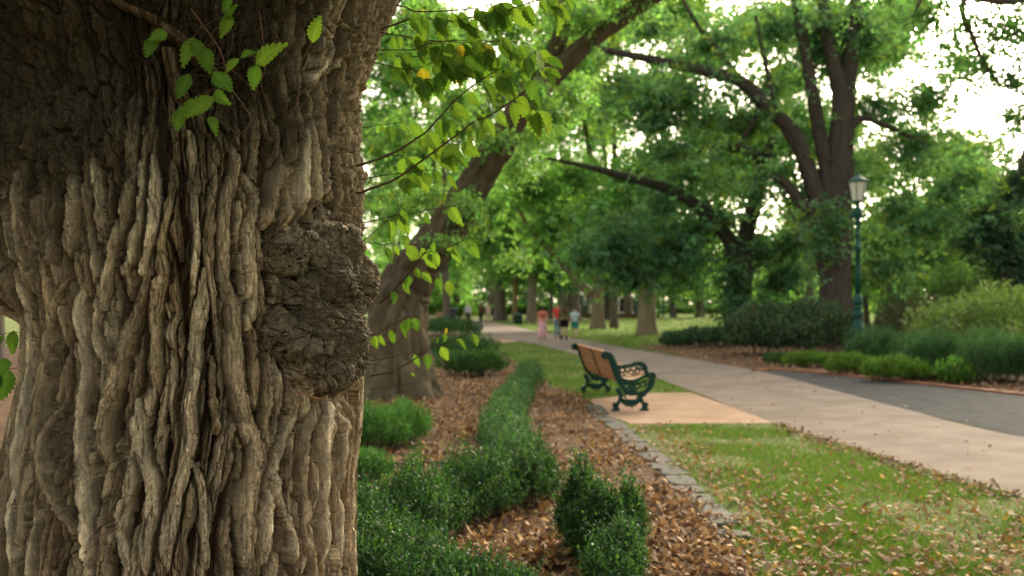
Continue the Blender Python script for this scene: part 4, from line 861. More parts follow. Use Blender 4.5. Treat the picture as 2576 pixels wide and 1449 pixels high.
# more trees down the avenue and across the lawn
AV = [  # base x, trunk width, Y, top y, cluster list, colour, label
 (1338, 26, 88, 660, [(1330,600,110,80),(1270,520,120,90),(1390,650,70,50)], (.060,.140,.034), (.19,.15,.11), 'mid-distance trunk directly behind the woman in pink'),
 (1258, 30, 95, 680, [(1230,600,100,80),(1180,520,110,90),(1290,680,60,40)], (.070,.155,.038), (.13,.105,.085), 'thick dark far trunk between the distant strollers and the green bin'),
 (1296, 14, 90, 690, [(1300,640,70,60),(1320,540,90,80)], (.085,.165,.036), (.22,.16,.08), 'thin yellowish trunk right behind the green bin'),
 (1440, 34, 92, 660, [(1430,600,90,70),(1470,500,110,90),(1420,690,60,40)], (.055,.130,.036), (.15,.125,.11), 'stout grey far trunk behind the heads of the walking group'),
 (1530, 22, 100, 700, [(1540,650,100,60),(1570,540,110,90)], (.060,.140,.035), (.10,.08,.065), 'dark far trunk close to the pale building, right of the slim brown trunk'),
 (1695, 14, 120, 700, [(1690,690,110,50),(1720,600,120,80)], (.085,.165,.04), (.10,.085,.07), 'small far tree across the sunny lawn beside the white wall'),
 (1385, 12, 105, 700, [(1380,640,70,60),(1370,520,100,80)], (.075,.155,.036), (.12,.10,.08), 'thin far tree showing between woman in pink and man in red'),
 (2245, 36, 48, 640, [(2230,600,110,80),(2330,560,110,80),(2200,660,80,50),(2340,640,80,40)], (.080,.155,.040), (.25,.19,.135), 'light forked trunk deep in the shrubbery right of the lamp post'),
 (2185, 14, 52, 700, [(2180,690,60,40),(2160,620,80,60)], (.070,.150,.040), (.10,.08,.06), 'thin dark trunk seen just beside the lamp post foot'),
]
for i, (bx, tw_, Y, ty, cl, col, bark, lab) in enumerate(AV):
    lim = [([(bx, ty+15), (bx-30, ty-50), (bx-60, ty-120)], [tw_*.7, tw_*.5, tw_*.2]), ([(bx, ty+15), (bx+25, ty-60), (bx+50, ty-140)], [tw_*.7, tw_*.5, tw_*.2])]
    px_tree('park_tree', lab, 'trees of the park', (bx, 800), ((bx+rs(i).normal(0, 6), ty), [tw_*1.1, tw_*.85, tw_]), lim, Y, [(*c, 0, 3.5) for c in cl], int(1100*len(cl)), 9, .0045*Y**.85+.07, col, 70+i, bark, bright=1.5, spread=.0065*Y**.9+.08, hole=.36, alt=(.20, .30, .06), palt=.12)
# wide crowns closing the view behind, and the gap-filling trees on both sides
BK = [(1120,58,[(950,60,70,90),(960,330,60,110),(980,500,70,80),(1060,40,90,70),(1000,180,120,120),(1130,120,130,110),(1280,160,110,120),(1180,300,120,90),(1020,360,100,90),(1350,300,90,90),(1400,150,90,90)],(.085,.175,.045),'pale leafy tree high behind the foreground twigs'),
 (1545,66,[(1540,250,120,90),(1650,420,120,80),(1480,130,110,90),(1560,40,120,70),(1700,30,130,70),(1420,30,110,60),(1830,440,110,70),(1760,140,100,40)],(.105,.185,.040),'yellow-green tree glowing against the sky above the walkers'),
 (2040,62,[(1900,60,120,70),(2080,40,120,80),(2220,130,90,80),(2050,330,110,90),(1900,380,90,60),(2180,420,100,80),(2270,20,80,50),(1980,190,80,50),(1650,230,110,70),(1780,330,120,60),(1930,290,90,60),(2330,330,80,60)],(.085,.165,.050),'tall light tree standing behind the forked one by the lamp'),
 (-40,24,[(0,500,120,90),(-120,600,120,90)],(.07,.15,.04),'trunk and boughs glimpsed past the left edge of the foreground elm'),
 (1000,130,[(960,560,130,130),(1050,420,140,110),(1000,690,110,70)],(.090,.185,.045),'pale green far tree glimpsed between the foreground and leaning trunks'),
 (1150,118,[(1140,640,110,90),(1180,440,140,120),(1110,730,70,40)],(.085,.175,.042),'light green far tree over the bright clipped hedge'),
 (1240,140,[(1240,420,150,130),(1330,340,140,110)],(.080,.165,.050),'tall far tree rising behind the leaning trunk, left of centre'),
 (1420,135,[(1420,440,140,130),(1500,330,130,100),(1400,300,110,80)],(.070,.165,.042),'tall far tree filling the centre above the walkers'),
 (1580,130,[(1590,480,130,120),(1650,590,130,90)],(.065,.150,.040),'far bushy tree behind the pale trunk on the lawn'),
 (1760,125,[(1760,560,130,110),(1800,680,130,60),(1700,690,90,40)],(.090,.175,.040),'far light tree behind the ivy-clad one'),
 (1960,95,[(1980,640,120,110),(1930,740,120,40),(2020,540,110,80)],(.080,.165,.050),'mid green tree filling the gap between ivy-clad and forked trees'),
 (2160,85,[(2180,720,110,50),(2220,600,120,90)],(.090,.170,.045),'leafy tree low behind the lamp post'),
 (2300,70,[(2320,560,120,90),(2400,660,120,70),(2270,680,90,50)],(.095,.165,.040),'yellow-green tree right of the lamp with evening light through it'),
 (2460,60,[(2460,470,120,110),(2400,390,100,70),(2520,560,90,90)],(.085,.150,.050),'soft green rounded tree below the open sky at right')]
for i, (bx, Y, cl, col, lab) in enumerate(BK):
    lim = [([(bx, 690), ((bx+q[0])/2+8*(-1)**k, (690+q[1])/2-25), (q[0], q[1])], [16, 10, 3]) for k, q in enumerate(cl[:6])]
    px_tree('background_tree', lab, 'trees closing the view', (bx, 790), ((bx, 680), [90, 80, 80] if bx < 0 else [22, 18, 18]), lim, Y, [(*c, 0, 5) for c in cl], int((2300 if Y < 70 else 1500)*len(cl)), 9, .0040*Y**.86+.06, col, 90+i, (.12, .10, .08), bright=1.5, spread=.0065*Y**.9+.08, hole=.40, alt=(.22, .31, .07), palt=.10)
# dark tree at the right edge
px_tree('dark_tree', 'dark spreading tree with a bare leaning limb at the right edge', 'trees of the park', (2560, 800), ((2520, 560), [50, 40, 40]),
  [([(2430,632),(2470,580),(2510,540),(2560,500)], [14,18,20,16]), ([(2520,570),(2560,450),(2590,350)], [30,22,14])], 38,
  [(2540,600,90,110),(2480,540,70,50),(2570,460,70,80),(2600,700,90,80),(2450,600,60,40)], 2600, 10, .17, (.055, .11, .05), 120, (.13, .10, .08), spread=.28, hole=.36)
# near tree outside the frame whose boughs hang into the top right corner
#
rng = rs(131); Y = 16; nb = np.array([12.5, 17.5, 0]); nt_ = thing('overhanging_tree', 'dark boughs hanging into the top right corner from a tree beyond the frame', 'tree', nb)
v, f = trunk_flare(nb, nb+[.2, 0, 5.5], [.5, .4, .36], rng); obj('trunk', v, f, M_TRUNK, nt_, (.14, .11, .085), True)
for p, r_ in [([nb+[.2, 0, 5.3], at(2640,-160,Y), at(2430,-10,Y), at(2455,110,Y), at(2480,170,Y), at(2520,215,Y)], [.26,.16,.05,.035,.03,.015]),
              ([nb+[.2, 0, 5.3], at(2700,-100,Y), at(2560,0,Y-.5), at(2350,-20,Y-.8), at(2300,30,Y-.8)], [.24,.14,.07,.04,.015]),
              ([at(2520,215,Y),at(2545,270,Y),at(2575,330,Y)], [.015,.010,.006])]:
    v, f = tube(np.array(p), r_, 10, 24, .1, rng); obj('limb', v, f, M_TRUNK, nt_, (.10, .08, .06), True)
cl = [(*at(x, y, Y+d), W_(rx, Y), .9, W_(ry, Y)) for x, y, rx, ry, d in [(2330,20,90,36,0),(2450,40,90,50,0),(2540,60,80,70,.3),(2470,140,50,50,0),(2530,190,60,60,0),(2400,110,40,40,.5),(2560,280,40,50,0),(2250,-30,90,40,0),(2640,100,80,120,0)]]
V, Fq, C = leaf_cloud(rng, cl, 420, 16, .085, (.055, .120, .036), spread=.22, hole=.30); obj('crown', V, [Fq], M_CROWN, nt_, C)
# far wood closing the horizon
rng = rs(140); n = 2600; a = rng.uniform(-.62, .62, n); R_ = rng.uniform(170, 215, n); O = np.stack([R_*np.sin(a), R_*np.cos(a), 0*a], 1)
cl = np.stack([O[:, 0], O[:, 1], rng.uniform(1, 1, n)*rng.uniform(.5, 13, n), 0*a+3, 0*a+3, 0*a+2.2], 1)
V, Fq, C = leaf_cloud(rng, cl, 7000, 14, .95, (.075, .150, .045), spread=1.6, wl=.7); stuff(obj('far_wood', V, [Fq], M_CROWN, None, C))
# clipped hedges far down the path
M_H2 = M_HEDGE
for (x0, x1, yb, yt, Y, col, lab) in [(1062,1172,795,764,118,(.15,.29,.035),'bright lime clipped hedge at the far left end of the path'), (1172,1262,795,772,125,(.06,.14,.03),'mid green clipped hedge behind the distant strollers'), (1280,1420,792,768,122,(.075,.16,.03),'long far hedge behind the green bin and woman in pink'), (1700,1840,792,770,150,(.11,.19,.05),'far light hedge beyond the sunny lawn')]:
    a = at(x0, yb, Y); b_ = at(x1, yb, Y); h = topz(yt, Y)-.0; nbl = 8
    bush('clipped_hedge', lab, [(a[0]+(b_[0]-a[0])*k/(nbl-1), Y, 1.3, h) for k in range(nbl)], rng, 2200, .4, 8, .24, .6, col, 'hedge', 'far clipped hedges', None, 0, stems=False, up=.5)
# ================================================================ benches
M_IRON = mat_attr('green_cast_iron', rough=.5, spec=.2, nscale=30, namt=.12, bump=.15, bscale=90)
M_WOOD = mat_attr('oiled_slat_wood', rough=.6, spec=.35, nscale=8, namt=.22, bump=.2, bscale=60, stretch=(6, .6, 6))
BS = .894/735
def bp(x, y): return np.array([(x-1160)*BS, 0, (1110-y)*BS])
def strip(mb, pts, w, t=.03, n=None, col=(.008, .046, .034), y0=0.):
    """flat cast bar following a curve in the end's plane"""
    P = smooth_path(np.array([bp(*p) for p in pts]), n or 5*len(pts)); n = len(P); w = np.interp(np.linspace(0, 1, n), np.linspace(0, 1, len(w)), w)*BS if hasattr(w, '__len__') else np.full(n, w*BS)
    T = unit(np.gradient(P, axis=0)); Nn = np.stack([-T[:, 2], 0*T[:, 0], T[:, 0]], 1); V = []
    prof = [(-.5, -.3), (-.3, -.5), (.3, -.5), (.5, -.3), (.5, .3), (.3, .5), (-.3, .5), (-.5, .3)]
    V = np.stack([P+Nn*(a*w)[:, None]+np.array([0, b*t+y0, 0]) for a, b in prof], 1).reshape(-1, 3); k = 8
    caps = [np.array([[0, 1, 2, 3], [0, 3, 4, 7], [4, 5, 6, 7]])[:, ::-1], np.array([[0, 1, 2, 3], [0, 3, 4, 7], [4, 5, 6, 7]])+(n-1)*k]
    mb.add(V, [grid_faces(n, k)]+caps, col)
def disc(mb, c, r, t=.045, col=(.008, .046, .034)):
    p = bp(*c); R = r*BS; prof = [(0.001, -t*.5), (R*.55, -t*.62), (R*.72, -t*.45), (R, -t*.4), (R, t*.4), (R*.72, t*.45), (R*.55, t*.62), (.001, t*.5)]
    V, f = lathe(prof, 18); V = np.stack([V[:, 0], V[:, 2], V[:, 1]], 1)+p; mb.add(V, f, col)
def ring(mb, c, r, w=14, t=.02):
    th = np.linspace(0, 2*pi, 13); strip(mb, [(c[0]+r*cos(a), c[1]+r*sin(a)) for a in th], w, t, 26)
BL = 2.95
def bench_end():
    mb = MB()
    strip(mb, [(862,418),(905,440),(940,505),(972,580),(1000,660),(1030,745),(1080,830),(1130,890)], [70,80,84,90,92,80,56,44], .045)   # back sweep
    disc(mb, (852,428), 52, .07); ring(mb, (852,428), 34, 14, .085)
    strip(mb, [(1000,575),(1050,572),(1150,560),(1230,532),(1300,535),(1345,570),(1362,640),(1400,690)], [50,44,40,44,50,52,50,60], .05)   # arm
    disc(mb, (1428,690), 52, .07); ring(mb, (1428,690), 32, 14, .085)
    strip(mb, [(1440,730),(1420,800),(1375,860),(1320,905),(1290,940)], [70,72,56,50,44], .045)
    strip(mb, [(985,680),(1060,722),(1160,748),(1260,730),(1340,690),(1390,670)], 34, .04)          # seat bearer
    for x, y, r in [(1065,615,27),(1105,650,22),(1130,605,26),(1175,640,26),(1205,590,28),(1250,625,27),(1270,575,22),(1300,605,22),(1060,665,20),(1215,665,18)]: ring(mb, (x, y), r)
    strip(mb, [(1040,640),(1150,625),(1330,600)], 12, .018); strip(mb, [(1050,690),(1180,690),(1330,655)], 12, .018)
    for x, y, r in [(1110,800,34),(1180,820,30),(1250,800,36),(1145,860,26),(1220,865,26),(1320,790,32),(1370,770,26),(1060,760,26)]: ring(mb, (x, y), r, 20, .025)
    strip(mb, [(1040,760),(1130,790),(1180,770),(1240,790),(1360,740)], 22, .025); strip(mb, [(1130,890),(1180,850),(1240,890)], 24, .025); strip(mb, [(1180,770),(1180,900)], 22, .025)
    strip(mb, [(1080,885),(1180,912),(1320,890)], 34, .035)
    strip(mb, [(1015,860),(1030,880),(1045,930),(1030,980),(1000,1035),(985,1065)], [60,64,50,40,44,60], .045); strip(mb, [(1325,880),(1310,910),(1295,950),(1310,1000),(1330,1040),(1342,1068)], [60,64,50,40,44,60], .045)  # legs
    for c, r in (((975,1040), 34), ((985,1070), 34), ((1352,1040), 34), ((1340,1070), 34), ((1010,855), 30), ((1335,905), 30)): disc(mb, c, r, .05)
    strip(mb, [(932,1098),(1032,1098)], 26, .06, 4); strip(mb, [(1282,1098),(1390,1098)], 26, .06, 4)
    strip(mb, [(1030,965),(1085,1000),(1130,1010),(1185,1015),(1240,1000),(1310,960)], [46,66,84,92,66,46], .03)      # apron
    for p in ([(1110,1030),(1120,1068)], [(1150,1040),(1152,1062)], [(1185,1045),(1186,1082)], [(1232,1025),(1226,1055)]): strip(mb, p, [36, 6], .03, 4)
    strip(mb, [(1040,905),(1090,930),(1110,965)], 22, .03); strip(mb, [(1300,905),(1260,930),(1240,965)], 22, .03)
    return mb
def slat_row(pts, wid, th, n, col, rng, inset=.03, gap=.012):
    """n wooden slats laid along a curve in the end's plane, each running the bench's length"""
    P = smooth_path(np.array([bp(*p) for p in pts]), 200); s = np.concatenate([[0], np.cumsum(np.linalg.norm(np.diff(P, axis=0), axis=1))]); mb = MB()
    tot = s[-1]; cuts = np.cumsum([0]+list(np.array(wid)/sum(wid)*tot))
    for a, b in zip(cuts[:-1], cuts[1:]):
        i = np.searchsorted(s, a+gap/2); j = min(np.searchsorted(s, b-gap/2), 199); p, q = P[i], P[j]; t = unit(q-p); nn = np.array([-t[2], 0, t[0]]); c = (p+q)/2
        M = np.stack([t, [0, 1, 0], nn], 1); V, f = box(c+np.array([0, BL/2, 0]), (np.linalg.norm(q-p), BL-inset*2, th), 0, M); mb.add(V, f, np.array(col)*rng.uniform(.85, 1.12))
    return mb
def make_bench(label, group):
    rng = rs(201); root = thing('park_bench', label, 'bench', (0, 0, 0), group)
    e = bench_end(); V, Fq, C = e.get(); obj('end_frame', V, Fq, M_IRON, root, C); obj('end_frame', V+np.array([0, BL, 0]), Fq, M_IRON, root, C)
    WC = (.40, .185, .075)
    slat_row([(885,385),(925,470),(958,560),(985,640),(1018,720),(1050,772)], [1, .8, 1.5, 1.5, 1.5], .028, 5, WC, rng).build('backrest', M_WOOD, root)
    slat_row([(1040,722),(1100,738),(1170,744),(1250,728),(1330,690),(1395,645)], [1, 1, 1, 1, 1], .028, 5, (.46, .25, .11), rng).build('seat', M_WOOD, root)
    mb = MB(); strip(mb, [(868,395),(908,480),(942,570),(970,650),(1003,730),(1040,790)], 16, .045, None, (.05, .045, .03), BL*.5); mb.build('back_strap', M_IRON, root)
    return root
bn = make_bench('near park bench with green scrolled iron ends and wooden slats on its buff pad', 'park benches along the path')
p0 = gd(1585, 1035); th = radians(5.2)
# the picture shows the near end: its centre between the two feet
bn.location = (p0[0], p0[1], .012); bn.rotation_euler = (0, 0, th)
for (x, y, rz, lab) in [(1212, 846, .22, 'middle one of the benches, small and dark at the far bend of the path'), (1134, 811, .3, 'tiny far bench just in front of the grey bin'), (1098, 797, .35, 'farthest, barely visible bench by the bright clipped hedge')]:
    p = gd(x, y); dup(bn, (p[0]-.3, p[1], .012), rz, lab)
# ================================================================ lamp posts
M_LAMP = mat_attr('green_lamp_paint', rough=.5, spec=.2, nscale=12, namt=.1)
mg, nt_m, nd_m, lk_m = new_mat('opal_glass'); o_ = N(nd_m, 'ShaderNodeOutputMaterial'); p_ = N(nd_m, 'ShaderNodeBsdfPrincipled'); p_.inputs['Base Color'].default_value = (.82, .80, .70, 1); p_.inputs['Roughness'].default_value = .25
t_n = N(nd_m, 'ShaderNodeBsdfTranslucent'); t_n.inputs['Color'].default_value = (.85, .82, .70, 1); m_ = N(nd_m, 'ShaderNodeMixShader'); m_.inputs[0].default_value = .45
lk_m.new(p_.outputs[0], m_.inputs[1]); lk_m.new(t_n.outputs[0], m_.inputs[2]); lk_m.new(m_.outputs[0], o_.inputs[0])
LC = (.014, .072, .052); LS = .003569
def make_lamp(label, group):
    root = thing('street_lamp', label, 'lamp post', (0, 0, 0), group); zz = lambda py: 5.498-LS*py
    def L(name, prof, seg=20, rf=None):
        V, f = lathe([(r*LS, zz(py)) for py, r in prof], seg, (0, 0, 0), rf); return obj(name, V, f, M_LAMP, root, LC, True)
    L('pedestal', [(1541,46),(1535,48),(1500,44),(1370,40),(1322,42),(1318,50),(1310,55),(1292,52),(1280,46),(1262,42),(1245,36),(1232,30),(1215,22),(1192,36),(1172,40),(1150,36),(1136,24),(1125,36),(1112,34),(1101,20),(1094,32),(1078,38),(1055,34),(1030,26),(1005,19)])
    L('post', [(1006,22),(830,20),(662,18),(658,26),(642,26),(638,18),(556,17),(552,21),(546,21),(542,17),(470,16),(462,24),(452,28),(442,22),(432,19),(418,30),(404,26),(392,34),(372,38),(352,34),(342,22),(330,14),(308,12),(296,26),(286,46),(281,48)])
    for s in (-1, 1):
        v, f = tube([(s*20*LS, 0, zz(395)), (s*52*LS, 0, zz(405)), (s*56*LS, 0, zz(385)), (s*44*LS, 0, zz(368)), (s*20*LS, 0, zz(372))], [.028, .03, .03, .026, .02], 8); obj('scroll_bracket', v, f, M_LAMP, root, LC, True)
    V, f = lathe([(45*LS, zz(282)), (70*LS, zz(131))], 6); gl = obj('lantern_glass', V, f, mg, root)
    mb = MB()
    for k in range(6):
        a = 2*pi*k/6; v, f = tube([(46*LS*cos(a), 46*LS*sin(a), zz(284)), (72*LS*cos(a), 72*LS*sin(a), zz(128))], .013, 6, 3); mb.add(v, f, LC)
    mb.build('lantern_frame', M_LAMP, root)
    L('lantern_roof', [(134,73),(128,80),(122,78),(112,60),(96,38),(82,20),(74,10),(66,13),(60,8),(50,4)], 12)
    v, f = lathe([(20*LS, zz(280)), (22*LS, zz(230)), (14*LS, zz(180)), (4*LS, zz(160))], 10); 
    return root
lp = make_lamp('tall green cast iron lamp post with glass lantern rising from the shrubs', 'lamp posts in the park')
p = at(2158, 900, 28); lp.location = (p[0], 28, 0)
for x, Y, lab in [(1408, 84, 'distant green lamp post behind the walking group'), (1268, 104, 'faint far lamp post beside a thick dark trunk, left of the green bin'), (1668, 118, 'far slim lamp post across the sunny lawn, right of the pale trunk')]:
    p = at(x, 800, Y); dup(lp, (p[0], Y, 0), 0, lab)
# ================================================================ bins and buildings
M_BIN = mat_attr('bin_steel', rough=.55, spec=.4, nscale=10, namt=.1)
def make_bin(label, loc, col, h, w_):
    root = thing('litter_bin', label, 'bin', loc); mb = MB(); n = 4
    mb = MB(); V, f = lathe([(w_*.5, .06), (w_*.56, .10), (w_*.60, h*.80), (w_*.62, h*.82)], 24, loc, lambda t, z: 1/np.maximum(np.abs(np.cos(t)), np.abs(np.sin(t)))**.8); mb.add(V, f, col)
    for k in range(9): v, f = box((loc[0]-w_*.5+w_*k/8, loc[1]-w_*.6, h*.44), (.03, .05, h*.66)); mb.add(v, f, np.array(col)*.8)
    mb.build('body', M_BIN, root)
    V, f = lathe([(w_*.66, h*.84), (w_*.68, h*.88), (w_*.62, h*.96), (w_*.3, h), (.01, h*1.01)], 24, loc, lambda t, z: 1/np.maximum(np.abs(np.cos(t)), np.abs(np.sin(t)))**.8); obj('lid', V, f, M_BIN, root, np.array(col)*1.3, True)
    v, f = box((loc[0], loc[1]-w_*.60, h*.80), (w_*.6, .10, h*.10)); obj('slot', v, f, M_BIN, root, (.01, .012, .012))
    V, f = lathe([(w_*.42, 0), (w_*.42, .07)], 16, loc); obj('foot', V, f, M_BIN, root, (.03, .03, .03))
Y = 78; p = at(1303, 813, Y); make_bin('dark green litter bin on the grass left of the woman in pink', (p[0], Y, 0), (.010, .055, .042), .86, .62)
Y = 92; p = at(1139, 808, Y); make_bin('dark grey litter bin behind the tiny far bench', (p[0], Y, 0), (.06, .075, .085), 1.25, .62)
M_WALLP = mat_plain('painted_render', (.62, .47, .38), (.70, .55, .45), 1.5, .9, .2, 40, .2); M_WHITE = mat_plain('white_render', (.72, .70, .66), (.8, .78, .74), 1.5, .9, .2, 40, .2)
M_TILE = mat_plain('grey_roof', (.13, .12, .11), (.20, .18, .16), 8, .8, .4, 30, .2); M_DARK = mat_plain('dark_opening', (.03, .04, .045), (.06, .075, .08), 3, .3, 0, 30, .5)
M_FENCE = mat_plain('dark_fence_steel', (.02, .025, .02), (.04, .045, .04), 3, .5, 0, 30, .4)
def house(name, label, x0, x1, yt, Y, mat, roof, wins, door):
    a = at(x0, 790, Y)[0]; b = at(x1, 790, Y)[0]; h = topz(yt, Y); c = (a+b)/2; wd = b-a; root = thing(name, label, 'building', (c, Y, 0))
    v, f = box((c, Y+4, h/2-.03), (wd, 8, h+.06)); obj('wall', v, f, mat, root)
    V = np.array([[a-.5, Y-.5, h+.02], [b+.5, Y-.5, h+.02], [b+.5, Y+8.5, h+.02], [a-.5, Y+8.5, h+.02], [a+.8, Y+4, h+roof], [b-.8, Y+4, h+roof]])
    obj('roof', V, [np.array([[0, 1, 5, 4], [2, 3, 4, 5], [3, 2, 1, 0]]), np.array([[1, 2, 5], [3, 0, 4]])], M_TILE, root)
    for wx, wz, ww, wh in wins:
        v, f = box((a+wd*wx, Y-.01, wz), (ww, .10, wh)); wo = obj('window', v, f, M_DARK, root)
        mb = MB()
        for dx in (-.5, 0, .5): v, f = box((a+wd*wx+dx*ww, Y-.06, wz), (.09, .08, wh+.09)); mb.add(v, f)
        mb.build('frame', M_WHITE, wo)
    if door: v, f = box((a+wd*door, Y-.02, 1.05), (1.1, .1, 2.1)); d = obj('door', v, f, M_DARK, root); v, f = box((a+wd*door+.4, Y-.10, 1.0), (.05, .08, .2)); obj('handle', v, f, M_WHITE, d)
house('park_house', 'cream house wall glimpsed between the walking group and the slim brown trunk', 1440, 1500, 742, 140, M_WALLP, 1.6, [(.3, 2.2, 1.2, 1.5), (.75, 2.2, 1.2, 1.5)], .52)
house('white_pavilion', 'low white building with dark openings left of the pale brown trunk', 1545, 1612, 768, 150, M_WHITE, 1.2, [(.2, 1.6, 2.2, 1.8), (.62, 1.5, 3.6, 2.2)], .9)
# low retaining wall and railing in front of the buildings
def rail(name, label, x0, x1, Y, h):
    a = at(x0, 790, Y)[0]; b = at(x1, 790, Y)[0]; root = thing(name, label, 'fence', ((a+b)/2, Y, 0)); mb = MB()
    for z in (.15, h-.08): v, f = box(((a+b)/2, Y, z), (b-a, .05, .06)); mb.add(v, f)
    for k in range(int((b-a)/.16)): v, f = box((a+.08+k*.16, Y+.002, h/2-.02), (.03, .03, h-.12)); mb.add(v, f)
    mb.build('railing', M_FENCE, root)
    for k in range(5): v, f = box((a+(b-a)*k/4, Y, h/2+.03), (.10, .10, h+.06)); obj('post', v, f, M_FENCE, root)
rail('metal_fence', 'dark metal fence in front of the cream house wall', 1440, 1545, 128, 1.1)
a = at(1395, 0, 112)[0]; b = at(1660, 0, 112)[0]; v, f = box(((a+b)/2, 112, .22), (b-a, .4, .5)); v2, f2 = box(((a+b)/2, 112, .51), (b-a+.1, .5, .08)); mb = MB(); mb.add(v, f); mb.add(v2, f2)
tag(mb.build('garden_wall', M_MULCH, None, False, ((a+b)/2, 112, 0)), 'low brown garden wall along the far side of the lawn', 'wall')
# ================================================================ people
M_SKIN = mat_attr('skin', rough=.55, spec=.35); M_CLOTH = mat_attr('cloth', rough=.9, spec=.1, nscale=14, namt=.12, bump=.2, bscale=60); M_HAIR = mat_attr('hair', rough=.6, spec=.3, nscale=40, namt=.2, stretch=(1, 1, .2))
mst, nts, nds, lks = new_mat('striped_cloth'); o_ = N(nds, 'ShaderNodeOutputMaterial'); p_ = N(nds, 'ShaderNodeBsdfPrincipled'); p_.inputs['Roughness'].default_value = .9
tc_ = N(nds, 'ShaderNodeTexCoord'); wv = N(nds, 'ShaderNodeTexWave', wave_type='BANDS', bands_direction='Z'); wv.inputs['Scale'].default_value = 2.8; wv.inputs['Distortion'].default_value = .6
rp = N(nds, 'ShaderNodeValToRGB'); rp.color_ramp.elements[0].color = (.30, .52, .56, 1); rp.color_ramp.elements[1].color = (.72, .82, .82, 1); rp.color_ramp.elements[0].position = .4; rp.color_ramp.elements[1].position = .6
lks.new(tc_.outputs['Object'], wv.inputs['Vector']); lks.new(wv.outputs[0], rp.inputs[0]); lks.new(rp.outputs[0], p_.inputs['Base Color']); lks.new(p_.outputs[0], o_.inputs[0])
mfl, ntf, ndf, lkf = new_mat('flowered_cloth'); o_ = N(ndf, 'ShaderNodeOutputMaterial'); p_ = N(ndf, 'ShaderNodeBsdfPrincipled'); p_.inputs['Roughness'].default_value = .9
tc_ = N(ndf, 'ShaderNodeTexCoord'); vo = N(ndf, 'ShaderNodeTexVoronoi'); vo.inputs['Scale'].default_value = 9; rp = N(ndf, 'ShaderNodeValToRGB')
rp.color_ramp.elements[0].color = (.48, .20, .18, 1); rp.color_ramp.elements[1].color = (.62, .36, .36, 1); rp.color_ramp.elements[0].position = .15; rp.color_ramp.elements[1].position = .4
lkf.new(tc_.outputs['Object'], vo.inputs['Vector']); lkf.new(vo.outputs[0], rp.inputs[0]); lkf.new(rp.outputs[0], p_.inputs['Base Color']); lkf.new(p_.outputs[0], o_.inputs[0])
def skin_mesh(name, nodes, edges, root, mat, parent, col, lev=2):
    """one continuous surface grown on a jointed skeleton; nodes: name -> (x,y,z, rx[,ry])"""
    ks = list(nodes); ix = {k: i for i, k in enumerate(ks)}; me = bpy.data.meshes.new(name)
    me.from_pydata([tuple(nodes[k][:3]) for k in ks], [(ix[a], ix[b]) for a, b in edges], []); o = bpy.data.objects.new(name, me); COL.objects.link(o)
    m = o.modifiers.new('skin', 'SKIN'); m.use_smooth_shade = True
    if not me.skin_vertices: me.skin_vertices.new()
    for k, i in ix.items():
        n = nodes[k]; sv = me.skin_vertices[0].data[i]; sv.radius = (n[3], n[4] if len(n) > 4 else n[3]); sv.use_root = (k == root)
    s = o.modifiers.new('sub', 'SUBSURF'); s.levels = lev; s.render_levels = lev
    bpy.context.view_layer.update(); dg = bpy.context.evaluated_depsgraph_get(); me2 = bpy.data.meshes.new_from_object(o.evaluated_get(dg)); me2.name = name
    bpy.data.objects.remove(o); a = me2.attributes.new('col', 'FLOAT_COLOR', 'POINT'); a.data.foreach_set('color', np.tile(np.array([*col, 1], np.float32), len(me2.vertices)))
    me2.materials.clear(); me2.materials.append(mat); me2.polygons.foreach_set('use_smooth', [True]*len(me2.polygons))
    o = bpy.data.objects.new(name, me2); COL.objects.link(o); o.parent = parent; return o
